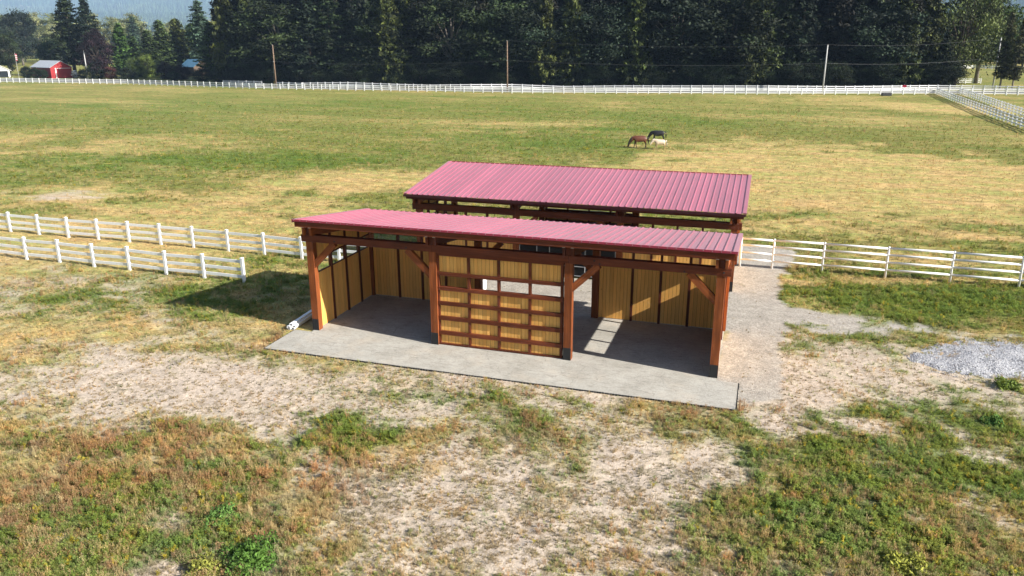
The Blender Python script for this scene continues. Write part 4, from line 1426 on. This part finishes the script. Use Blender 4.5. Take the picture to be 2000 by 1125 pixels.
# ------------------------------------------------------------------ horses
def horse(label, P, yaw, s, coat, legs, mane, graze=1.0):
    root = empty('horse', P, yaw)
    root.scale = (s, s, s)
    tag(root, label, 'horse', 'horses grazing in the field')
    Vv, Ee, Rr = [], [], []

    def add(p, r_, parent=None):
        Vv.append(p); Rr.append(r_ if hasattr(r_, '__len__') else (r_, r_))
        if parent is not None: Ee.append((parent, len(Vv) - 1))
        return len(Vv) - 1
    pel = add((-0.52, 0, 1.14), (0.34, 0.36))
    dock = add((-0.76, 0, 1.18), (0.24, 0.24), pel)
    bar1 = add((-0.15, 0, 1.04), (0.36, 0.38), pel)
    bar2 = add((0.22, 0, 1.04), (0.36, 0.39), bar1)
    che = add((0.50, 0, 1.10), (0.30, 0.37), bar2)
    L3 = lambda a, b_: tuple(a[i] + (b_[i] - a[i]) * graze for i in range(3))
    nb = add(L3((0.70, 0, 1.36), (0.74, 0, 1.17)), (0.18, 0.26), che)
    nm = add(L3((0.92, 0, 1.42), (1.02, 0, 0.86)), (0.13, 0.20), nb)
    po = add(L3((1.12, 0, 1.36), (1.22, 0, 0.52)), (0.10, 0.13), nm)
    fa = add(L3((1.27, 0, 1.16), (1.30, 0, 0.28)), (0.085, 0.10), po)
    mu = add(L3((1.38, 0, 0.98), (1.36, 0, 0.08)), (0.065, 0.065), fa)
    for sd in (-1, 1):
        o = 0.05 * sd
        a = add((-0.50, 0.15 * sd, 0.86), (0.16, 0.21), pel)
        b_ = add((-0.72 + o, 0.15 * sd, 0.50), 0.068, a)
        c = add((-0.69 + o, 0.14 * sd, 0.16), 0.045, b_)
        add((-0.64 + o, 0.14 * sd, 0.02), 0.058, c)
        a = add((0.48, 0.15 * sd, 0.84), (0.10, 0.12), che)
        b_ = add((0.50 - o, 0.14 * sd, 0.46), 0.056, a)
        c = add((0.49 - 2 * o, 0.14 * sd, 0.16), 0.042, b_)
        add((0.53 - 2 * o, 0.14 * sd, 0.02), 0.055, c)
    me = bpy.data.meshes.new('body')
    me.from_pydata(Vv, Ee, [])
    mt, nt, b2 = new_mat('horse_coat')
    tc = N(nt, 'ShaderNodeTexCoord'); sx = N(nt, 'ShaderNodeSeparateXYZ'); nt.links.new(tc.outputs['Object'], sx.inputs[0])
    nz = noise(nt, 3.0, 4, 0.6, tc.outputs['Object'])
    md = N(nt, 'ShaderNodeMath', operation='MULTIPLY_ADD'); nt.links.new(nz, md.inputs[0]); md.inputs[1].default_value = 0.25; nt.links.new(sx.outputs[2], md.inputs[2])
    c = mixc(nt, ramp(nt, md.outputs[0], [(0.62, 1.0), (0.92, 0.0)]), coat, legs)
    nx_ = N(nt, 'ShaderNodeMath', operation='ADD'); nt.links.new(sx.outputs[0], nx_.inputs[0]); nx_.inputs[1].default_value = 0.0
    c = mixc(nt, ramp(nt, nx_.outputs[0], [(0.85, 0.0), (1.0, 1.0)]), c, mane if graze > 0.5 else coat)
    c = mixc(nt, 0.5, c, ramp(nt, nz, [(0.3, 0.7), (0.7, 1.25)]), 'MULTIPLY')
    nt.links.new(c, b2.inputs['Base Color'])
    b2.inputs['Roughness'].default_value = 0.42
    me.materials.append(mt)
    body = link('body', me, root)
    sk = body.modifiers.new('skin', 'SKIN')
    for i, d in enumerate(me.skin_vertices[0].data):
        d.radius = Rr[i]; d.use_root = (i == 0)
    ss = body.modifiers.new('sub', 'SUBSURF'); ss.levels = 2; ss.render_levels = 2
    hm = plain('horse_hair', mane, 0.6)
    mb = MB(); mb.tube([(-0.80, 0, 1.28), (-0.92, 0.02, 1.18), (-0.97, 0.03, 0.85), (-0.96, 0.03, 0.42)], [0.05, 0.075, 0.085, 0.02], 8)
    mb.build('tail', hm, root, smooth=True)
    A, B, C_ = Vector(Vv[nb]), Vector(Vv[nm]), Vector(Vv[po])
    mb = MB()
    offs = Vector((0.06, 0, 0.17)) if graze < 0.5 else Vector((0.10, 0, 0.13))
    mb.tube([A + offs * 1.15, B + offs, C_ + offs * 0.8], [0.045, 0.05, 0.03], 6)
    mb.build('mane', hm, root, smooth=True)
    for sd in (-1, 1):
        mb = MB(); p = C_ + Vector((-0.02, 0.07 * sd, 0.10)); mb.tube([p, p + Vector((-0.04, 0.02 * sd, 0.14))], [0.035, 0.006], 6); mb.build('ear', body.data.materials[0], root)


LEFT = math.atan2(-_r.y, -_r.x)
P = ground_at(1249, 289.5)
horse('reddish brown horse with dark legs grazing left of the pale one', P, LEFT + 0.05, 1.02, (0.10, 0.030, 0.014), (0.025, 0.012, 0.008), (0.02, 0.01, 0.008))
P = ground_at(1285, 276.5)
horse('black horse grazing behind the pale one', P, LEFT - 0.08, 0.96, (0.012, 0.011, 0.014), (0.009, 0.008, 0.009), (0.008, 0.007, 0.008))
P = ground_at(1288, 292)
horse('cream white pony standing with lowered head, nearest of the three', P, LEFT + 0.1, 0.82, (0.50, 0.41, 0.31), (0.36, 0.24, 0.13), (0.58, 0.53, 0.46), 0.42)


# ------------------------------------------------------------------ gravel pile
def gravel_pile():
    n = 70
    gx_ = np.linspace(-3.6, 5.5, n); gy_ = np.linspace(-2.4, 2.6, int(n * 0.62))
    Xp, Yp = np.meshgrid(gx_, gy_)
    x_, y_ = Xp.ravel(), Yp.ravel()
    d = np.sqrt((x_ / np.where(x_ < 0, 3.1, 6.5)) ** 2 + (y_ / 2.0) ** 2) + fbm(x_, y_, 1.2, 4, 33) * 0.16
    z_ = np.clip(1 - d, -0.15, 1) * 0.34 + fbm(x_, y_, 0.5, 3, 35) * 0.045 + np.where(d < 1, 0.03, 0) - 0.03
    z_ += -0.10 * np.exp(-((y_ + 0.3 + 0.35 * x_) / 0.28) ** 2) * np.exp(-((x_ + 1.4) / 1.4) ** 2)
    ny_ = len(gy_)
    i_ = np.arange((ny_ - 1) * (n - 1)); a_ = (i_ // (n - 1)) * n + i_ % (n - 1)
    q = np.stack([a_, a_ + 1, a_ + n + 1, a_ + n], 1)
    q = q[(z_[q].max(1) > -0.03)]
    mt, nt, b = new_mat('pile_gravel')
    tc = N(nt, 'ShaderNodeTexCoord')
    vor = N(nt, 'ShaderNodeTexVoronoi'); vor.inputs['Scale'].default_value = 17
    nt.links.new(tc.outputs['Object'], vor.inputs['Vector'])
    sp = N(nt, 'ShaderNodeSeparateColor'); nt.links.new(vor.outputs['Color'], sp.inputs[0])
    c = ramp(nt, sp.outputs[0], [(0.0, (0.22, 0.225, 0.245)), (0.2, (0.30, 0.305, 0.325)), (0.8, (0.37, 0.372, 0.392)), (1.0, (0.48, 0.48, 0.49))])
    nt.links.new(c, b.inputs['Base Color']); b.inputs['Roughness'].default_value = 0.9
    bump(nt, b, vor.outputs['Distance'], 0.8, 0.04)
    me = np_mesh('gravel_pile', np.stack([x_, y_, z_], 1), quads=q, mat=mt, smooth=True)
    o = link('gravel_pile', me, None, (26.9, 5.1, 0), (0, 0, 0.26))
    tag(o, 'low heap of loose grey gravel on the bare ground at the right edge', 'gravel', kind='stuff')
    # loose stones
    rng = np.random.default_rng(5)
    k = 8000
    xs = rng.uniform(-3.5, 5.4, k); ys = rng.uniform(-2.3, 2.5, k)
    dd = np.sqrt((xs / np.where(xs < 0, 3.1, 6.5)) ** 2 + (ys / 2.0) ** 2) + fbm(xs, ys, 1.2, 4, 33) * 0.16
    keep = dd < 1.10 + rng.exponential(0.05, k)
    xs, ys, dd = xs[keep], ys[keep], dd[keep]
    zs = np.clip(1 - dd, -0.02, 1) * 0.34 + fbm(xs, ys, 0.5, 3, 35) * 0.045
    zs += -0.10 * np.exp(-((ys + 0.3 + 0.35 * xs) / 0.28) ** 2) * np.exp(-((xs + 1.4) / 1.4) ** 2)
    oct_ = np.array([(1, 0, 0), (-1, 0, 0), (0, 1, 0), (0, -1, 0), (0, 0, .8), (0, 0, -.8)])
    tri = np.array([(0, 2, 4), (2, 1, 4), (1, 3, 4), (3, 0, 4), (2, 0, 5), (1, 2, 5), (3, 1, 5), (0, 3, 5)])
    sz = rng.uniform(0.012, 0.034, len(xs))
    v = oct_[None] * (sz[:, None, None] * rng.uniform(0.6, 1.3, (len(xs), 6, 1))) + np.stack([xs, ys, zs], 1)[:, None]
    tt = (tri[None] + (np.arange(len(xs)) * 6)[:, None, None]).reshape(-1, 3)
    tn = np.repeat(rng.choice([0.24, 0.32, 0.37, 0.42, 0.50], len(xs))[:, None] * np.array([1, 1, 1.03]), 8, axis=0)
    M['stone'] = tint_material('stone', (1, 1, 1), 0.9)
    st_ = link('loose_stones', np_mesh('loose_stones', v.reshape(-1, 3), tris=tt, mat=M['stone'], tint=tn), o)
    st_['kind'] = 'stuff'


gravel_pile()


# ------------------------------------------------------------------ grass and weeds (uncountable)
def tuft_mesh(kind, seed):
    rng = np.random.default_rng(seed)
    V, F, T = [], [], []

    def tri_strip(p0, p1, p2, w, tone):
        d = np.array([p2[1] - p0[1], -(p2[0] - p0[0]), 0.0]); d /= np.linalg.norm(d) + 1e-6
        i = len(V)
        V.extend([p0 - d * w, p0 + d * w, p1 + d * w * 0.8, p1 - d * w * 0.8, p2])
        F.extend([(i, i + 1, i + 2), (i, i + 2, i + 3), (i + 3, i + 2, i + 4)])
        T.extend([(tone,) * 3] * 3)

    def leaf(c, a, n, s, w, tone):
        b = np.cross(n, a); b /= np.linalg.norm(b) + 1e-6
        i = len(V)
        V.extend([c, c + a * s * 0.45 + b * w, c + a * s, c + a * s * 0.45 - b * w])
        F.extend([(i, i + 1, i + 2), (i, i + 2, i + 3)])
        T.extend([(tone,) * 3] * 2)
    if kind == 'grass':
        for k in range(22):
            az = rng.uniform(0, 6.28); r0 = rng.uniform(0, 0.07); h = rng.uniform(0.05, 0.13); ln = rng.uniform(0.02, 0.10)
            p0 = np.array([math.cos(az) * r0, math.sin(az) * r0, -0.01]); o = np.array([math.cos(az), math.sin(az), 0])
            tri_strip(p0, p0 + o * ln * .35 + np.array([0, 0, h * .65]), p0 + o * ln + np.array([0, 0, h]), rng.uniform(.004, .008), rng.uniform(.7, 1.3))
    elif kind == 'mat':
        for k in range(46):
            c = np.array([rng.normal() * 0.085, rng.normal() * 0.085, rng.uniform(0.005, 0.05)])
            az = rng.uniform(0, 6.28); a = np.array([math.cos(az), math.sin(az), rng.uniform(-.1, .7)]); a /= np.linalg.norm(a)
            leaf(c, a, np.array([0, 0, 1.0]), rng.uniform(.03, .06), rng.uniform(.008, .016), rng.uniform(.7, 1.3))
    elif kind == 'weed':
        for s_ in range(7):
            az = rng.uniform(0, 6.28); ln = rng.uniform(.03, .10); h = rng.uniform(.10, .24)
            o = np.array([math.cos(az) * ln, math.sin(az) * ln, h])
            tri_strip(np.array([o[0] * .2, o[1] * .2, -0.01]), o * .6, o, 0.003, .8)
            for k in range(10):
                c = o * rng.uniform(.2, 1.0); az2 = rng.uniform(0, 6.28)
                a = np.array([math.cos(az2), math.sin(az2), rng.uniform(-.2, .6)]); a /= np.linalg.norm(a)
                leaf(c, a, np.array([0, 0, 1.0]), rng.uniform(.03, .055), rng.uniform(.006, .013), rng.uniform(.7, 1.35))
    elif kind == 'stalk':
        for k in range(16):
            az = rng.uniform(0, 6.28); ln = rng.uniform(.02, .12); h = rng.uniform(.12, .30)
            p0 = np.array([rng.normal() * .04, rng.normal() * .04, -0.01]); o = np.array([math.cos(az) * ln, math.sin(az) * ln, h])
            tri_strip(p0, p0 + o * .55, p0 + o, rng.uniform(.0025, .005), rng.uniform(.75, 1.25))
            for j in range(4):
                c = p0 + o * rng.uniform(.65, 1.0); a = rng.normal(size=3); a[2] = abs(a[2]); a /= np.linalg.norm(a)
                leaf(c, a, np.array([o[1], -o[0], .3]), .03, .006, rng.uniform(.8, 1.3))
    return np.array(V), np.array(F), np.array(T)


def grass_material():
    mt, nt, b = new_mat('grass')
    a1 = N(nt, 'ShaderNodeAttribute', attribute_name='tone'); a1.attribute_type = 'INSTANCER'
    a2 = N(nt, 'ShaderNodeAttribute', attribute_name='tint')
    c = mixc(nt, 1.0, a1.outputs['Color'], a2.outputs['Color'], 'MULTIPLY')
    nt.links.new(c, b.inputs['Base Color'])
    b.inputs['Roughness'].default_value = 0.7
    b.inputs['Specular IOR Level'].default_value = 0.15
    tr = N(nt, 'ShaderNodeBsdfTranslucent'); nt.links.new(c, tr.inputs[0])
    mx = N(nt, 'ShaderNodeMixShader'); mx.inputs[0].default_value = 0.35
    nt.links.new(b.outputs[0], mx.inputs[1]); nt.links.new(tr.outputs[0], mx.inputs[2])
    nt.links.new(mx.outputs[0], nt.nodes['Material Output'].inputs[0])
    return mt


M['grass'] = grass_material()


def instancer(name, pts, rot, scl, idx, tone, sources, label, cat, kind='stuff', align=None):
    coll = bpy.data.collections.new(name + '_sources')
    for k, me in enumerate(sources):
        o = bpy.data.objects.new('%02d_%s_source' % (k, name), me)
        coll.objects.link(o)
    me = bpy.data.meshes.new(name)
    me.vertices.add(len(pts)); me.vertices.foreach_set('co', np.asarray(pts, np.float32).ravel())
    for nm, ty, dat, key in (('rot', 'FLOAT', rot, 'value'), ('scl', 'FLOAT', scl, 'value'), ('idx', 'INT', idx, 'value')):
        a = me.attributes.new(nm, ty, 'POINT'); a.data.foreach_set(key, np.asarray(dat, np.int32 if ty == 'INT' else np.float32))
    a = me.attributes.new('tone', 'FLOAT_COLOR', 'POINT')
    c = np.ones((len(pts), 4), np.float32); c[:, :3] = tone; a.data.foreach_set('color', c.ravel())
    o = link(name, me)
    ng = bpy.data.node_groups.new(name + '_nodes', 'GeometryNodeTree')
    ng.interface.new_socket('Geometry', in_out='INPUT', socket_type='NodeSocketGeometry')
    ng.interface.new_socket('Geometry', in_out='OUTPUT', socket_type='NodeSocketGeometry')
    L = ng.links
    gi = ng.nodes.new('NodeGroupInput'); go = ng.nodes.new('NodeGroupOutput')
    ip = ng.nodes.new('GeometryNodeInstanceOnPoints')
    ci = ng.nodes.new('GeometryNodeCollectionInfo')
    ci.inputs['Collection'].default_value = coll
    ci.inputs['Separate Children'].default_value = True
    ci.inputs['Reset Children'].default_value = True
    L.new(gi.outputs[0], ip.inputs['Points'])
    L.new(ci.outputs[0], ip.inputs['Instance'])
    ip.inputs['Pick Instance'].default_value = True

    def attr(nm, ty):
        n = ng.nodes.new('GeometryNodeInputNamedAttribute'); n.data_type = ty; n.inputs['Name'].default_value = nm
        return n.outputs['Attribute']
    L.new(attr('idx', 'INT'), ip.inputs['Instance Index'])
    cx = ng.nodes.new('ShaderNodeCombineXYZ'); L.new(attr('rot', 'FLOAT'), cx.inputs[2])
    L.new(cx.outputs[0], ip.inputs['Rotation'])
    L.new(attr('scl', 'FLOAT'), ip.inputs['Scale'])
    L.new(ip.outputs[0], go.inputs[0])
    md = o.modifiers.new('scatter', 'NODES'); md.node_group = ng
    tag(o, label, cat, kind=kind)
    return o


TUFTS = []
for kind, seeds in (('grass', (1, 2)), ('mat', (3, 4)), ('weed', (5, 6)), ('stalk', (7, 8))):
    for s in seeds:
        v, f, t_ = tuft_mesh(kind, s)
        TUFTS.append(np_mesh('tuft_' + kind, v, tris=f, mat=M['grass'], tint=t_))


def scatter_grass(n, rmin, rmax, seed, name, label, size):
    rng = np.random.default_rng(seed)
    rr = np.exp(rng.uniform(math.log(rmin), math.log(rmax), n))
    an = rng.uniform(-0.85, 0.85, n) + YAW
    x = CAM.x + np.sin(an) * rr; y = CAM.y + np.cos(an) * rr
    w = ground_weights(x, y)
    veg = w[1] * 0.85 + w[2] * 0.8 + w[3] * 0.5 + w[4] * 0.6 + w[0] * 0.24 + w[5] * 0.012
    veg *= 0.75 + 0.5 * np.clip(fbm(x, y, 0.6, 3, 201), -1, 1)
    inside = (x > px0 - 0.06) & (x < px1 + 0.06) & (y > py0 - 0.06) & (y < SD + 0.3)
    inside |= (x > -0.3) & (x < SL + 0.3) & (y > Y2 - 0.4) & (y < Y2 + SD + 0.3)
    fadeout = smooth(205, 90, rr) if rmax > 100 else 1.0
    road_y = np.interp(x, [-250, -110, -40, 17, 60], [155, 148, 150, 162, 172])
    keep = (rng.uniform(0, 1, n) < veg * fadeout) & ~inside & (y < road_y)
    x, y, w = x[keep], y[keep], w[:, keep]
    wv = w[:5].copy(); wv[0] *= 0.15
    cum = np.cumsum(wv / wv.sum(0), 0)
    cls = (rng.uniform(0, 1, len(x))[None] > cum).sum(0).clip(0, 4)
    pals = np.array([(0.30, 0.235, 0.11), (0.205, 0.275, 0.046), (0.42, 0.235, 0.105), (0.52, 0.39, 0.18), (0.28, 0.285, 0.075)])
    loc = (w[:, :, None] * CLASS_COL[:, None, :]).sum(0)
    tone = (pals[cls] * 0.72 + loc * 0.28) * rng.uniform(0.7, 1.3, (len(x), 1))
    hue = fbm(x, y, 0.9, 3, 211)[:, None]
    tone = tone * (1 + hue * np.array([0.16, 0.03, -0.12]))
    yel = (rng.uniform(0, 1, len(x)) < 0.07) & (cls == 1)
    tone[yel] = np.array([0.42, 0.34, 0.045]) * rng.uniform(0.7, 1.2, (yel.sum(), 1))
    pick = np.zeros(len(x), int)
    near = y < 12
    opts = {0: [0, 1, 2, 3, 0], 1: [0, 2, 3, 4, 5, 4, 2], 2: [6, 7, 4, 5, 6], 3: [0, 1, 6, 7, 0], 4: [0, 1, 0, 2, 5]}
    for c in range(5):
        m_ = cls == c
        pick[m_] = rng.choice(opts[c], m_.sum())
    lush = smooth(-5, -11, y) * np.where((x > 9) & (x < 15), 0.3, 1.0)
    scl = rng.uniform(0.55, 1.3, len(x)) * size * np.where(near, 0.72 + 0.22 * lush, 0.85)
    dens = (w[1] + w[2] + w[4])
    scl *= 0.62 + 0.55 * dens
    scl *= np.where(near, 1, 1) * (1 + 0.004 * np.hypot(x - CAM.x, y - CAM.y))
    z = ground_z(x, y)
    instancer(name, np.stack([x, y, z], 1), rng.uniform(0, 6.28, len(x)), scl, pick, tone, TUFTS, label, 'grass')


scatter_grass(400000, 11, 46, 71, 'meadow_grass', 'short patchy grass and weeds on the bare ground around the sheds', 1.0)
scatter_grass(175000, 46, 215, 72, 'pasture_grass', 'grazed green and straw coloured grass of the large field', 1.15)


# larger leafy weeds that stand out in the foreground
def weed_clump(P, r_, h, label, tone, seed):
    rng = np.random.default_rng(seed)
    k = int(1500 * r_ / 0.5)
    d = rng.normal(size=(k, 3)); d /= np.linalg.norm(d, axis=1)[:, None]; d[:, 2] = np.abs(d[:, 2])
    rad = rng.uniform(0.35, 1.0, (k, 1)) * (1 + 0.25 * np.sin(d[:, :1] * 5 + seed))
    c = d * rad * np.array([r_, r_, h])
    v = leaf_quads(c, np.full(k, 0.10), 0.45, d + np.array([0, 0, 0.6]), rng)
    tn = np.array(tone) * rng.uniform(0.55, 1.4, (k, 1))
    root = empty('weed_clump', P); tag(root, label, 'weed')
    link('leaves', np_mesh('leaves', v, quads=np.arange(len(v)).reshape(-1, 4), mat=M['leaf'], tint=tn), root)
    mb = MB()
    for j in range(7):
        q = c[rng.integers(k)] * 0.85
        mb.tube([(0, 0, -0.02), tuple(q * 0.5 + np.array([0, 0, .02])), tuple(q)], [0.008, 0.006, 0.003], 4, cap=False)
    mb.build('stems', M['bark'], root)


for px, py, r_, h, label, tone, sd in (
        (490, 1095, 0.80, 0.50, 'largest bright green leafy weed in the lower left foreground', (0.105, 0.190, 0.030), 1),
        (432, 1018, 0.55, 0.36, 'dark green leafy weed above the largest one in the left foreground', (0.095, 0.165, 0.035), 2),
        (400, 1114, 0.42, 0.34, 'yellowish weed left of the largest one at the bottom edge', (0.25, 0.25, 0.05), 3),
        (1965, 757, 0.42, 0.30, 'green weed at the near foot of the gravel heap', (0.16, 0.23, 0.04), 4),
        (1770, 1112, 0.50, 0.34, 'yellow-green weed at the bottom edge right of centre', (0.22, 0.24, 0.04), 5),
        (1940, 826, 0.34, 0.22, 'small bright green weed below the gravel heap', (0.11, 0.20, 0.04), 6)):
    P = ground_at(px, py); P.z = GZ(P.x, P.y)
    weed_clump(P, r_, h, label, tone, sd)


# ------------------------------------------------------------------ hills and far forest
def hill_h(x, y):
    d = np.hypot(x - CAM.x, y - CAM.y)
    ang = np.arctan2(x - CAM.x, y - CAM.y)
    base = smooth(4000, 13000, d) * (960 + 130 * np.sin(ang * 2.3 + 0.8)) + smooth(3000, 5400, d) * 60
    return base * (1 + 0.16 * fbm(x, y, 3900, 4, 301)) + fbm(x, y, 1350, 4, 305) * 65 * smooth(4000, 6800, d) - 8


def hills():
    an = np.linspace(-1.5, 1.0, 130) + YAW
    ds = np.concatenate([np.linspace(2800, 11400, 90), np.linspace(11600, 16500, 22)])
    A_, D_ = np.meshgrid(an, ds)
    x = CAM.x + np.sin(A_) * D_; y = CAM.y + np.cos(A_) * D_
    x, y = x.ravel(), y.ravel()
    z = hill_h(x, y)
    n = len(an); i_ = np.arange((len(ds) - 1) * (n - 1)); a_ = (i_ // (n - 1)) * n + i_ % (n - 1)
    q = np.stack([a_, a_ + 1, a_ + n + 1, a_ + n], 1)
    mt, nt, b = new_mat('hillside')
    P = N(nt, 'ShaderNodeNewGeometry').outputs['Position']
    c1 = ramp(nt, noise(nt, 0.012, 6, 0.75, P), [(0.3, (0.06, 0.07, 0.04)), (0.7, (0.24, 0.21, 0.13))])
    nt.links.new(c1, b.inputs['Base Color']); b.inputs['Roughness'].default_value = 1.0
    b.inputs['Specular IOR Level'].default_value = 0.0
    bump(nt, b, noise(nt, 0.12, 5, 0.8, P), 1.0, 8.0)
    o = link('hills', np_mesh('hills', np.stack([x, y, z], 1), quads=q, mat=mt, smooth=True))
    tag(o, kind='structure')


hills()


def far_forest():
    srcs = []
    for s in (1, 2, 3):
        rng = np.random.default_rng(900 + s)
        V, F, T = [], [], []
        for lev in range(6):
            z0 = 2.0 + lev * 3.2; r_ = 3.3 * (1 - lev / 7.0)
            k = 7; i = len(V)
            V.append((0, 0, z0 + 5.0))
            for j in range(k):
                a = 6.283 * j / k + rng.uniform(-.3, .3); q = r_ * rng.uniform(.65, 1.25)
                V.append((math.cos(a) * q, math.sin(a) * q, z0 - rng.uniform(0, 1.2)))
            for j in range(k):
                F.append((i, i + 1 + j, i + 1 + (j + 1) % k)); t0 = rng.uniform(.7, 1.3); T.append((t0,) * 3)
        srcs.append(np_mesh('far_conifer', np.array(V), tris=np.array(F), mat=M['grass'], tint=np.array(T)))
    rng = np.random.default_rng(77)
    n = 80000
    d = rng.uniform(2800, 10500, n)
    an = np.where(rng.uniform(0, 1, n) < 0.68, rng.uniform(-0.75, -0.27, n), rng.uniform(0.42, 0.72, n)) + YAW
    x = CAM.x + np.sin(an) * d; y = CAM.y + np.cos(an) * d
    cc = np.array([CAM.x + math.sin(-0.465 + YAW) * 8400, CAM.y + math.cos(-0.465 + YAW) * 8400])
    clear = np.exp(-(((x - cc[0]) / 600) ** 2 + ((y - cc[1]) / 2200) ** 2)) + 0.5 * fbm(x, y, 320, 3, 401)
    keep = (rng.uniform(0, 1, n) > smooth(0.45, 0.75, clear) * 0.97)
    x, y = x[keep], y[keep]
    z = np.maximum(hill_h(x, y), 0.0) - 0.5
    tone = np.array([0.050, 0.075, 0.036]) * rng.uniform(0.3, 2.2, (len(x), 1)) * (1 + fbm(x, y, 300, 3, 411)[:, None] * np.array([.45, .25, 0]))
    instancer('far_forest', np.stack([x, y, z], 1), rng.uniform(0, 6.28, len(x)), rng.uniform(1.8, 3.2, len(x)), rng.integers(0, 3, len(x)), tone, srcs,
              'blue hazy conifer forest on the distant hillside', 'forest')


far_forest()

# ------------------------------------------------------------------ haze
mt = bpy.data.materials.new('haze_air')
mt.use_nodes = True
nt = mt.node_tree
nt.nodes.clear()
pv = nt.nodes.new('ShaderNodeVolumePrincipled')
pv.inputs['Color'].default_value = (0.46, 0.68, 1.0, 1)
pv.inputs['Density'].default_value = 0.000085
pv.inputs['Anisotropy'].default_value = -0.2
ou = nt.nodes.new('ShaderNodeOutputMaterial')
nt.links.new(pv.outputs[0], ou.inputs['Volume'])
hz = MB()
hz.box((-19000, -1200, -20), (19000, 19500, 1350))
o = hz.build('haze', mt)
tag(o, 'thin bluish haze over the whole valley', 'haze', kind='stuff')
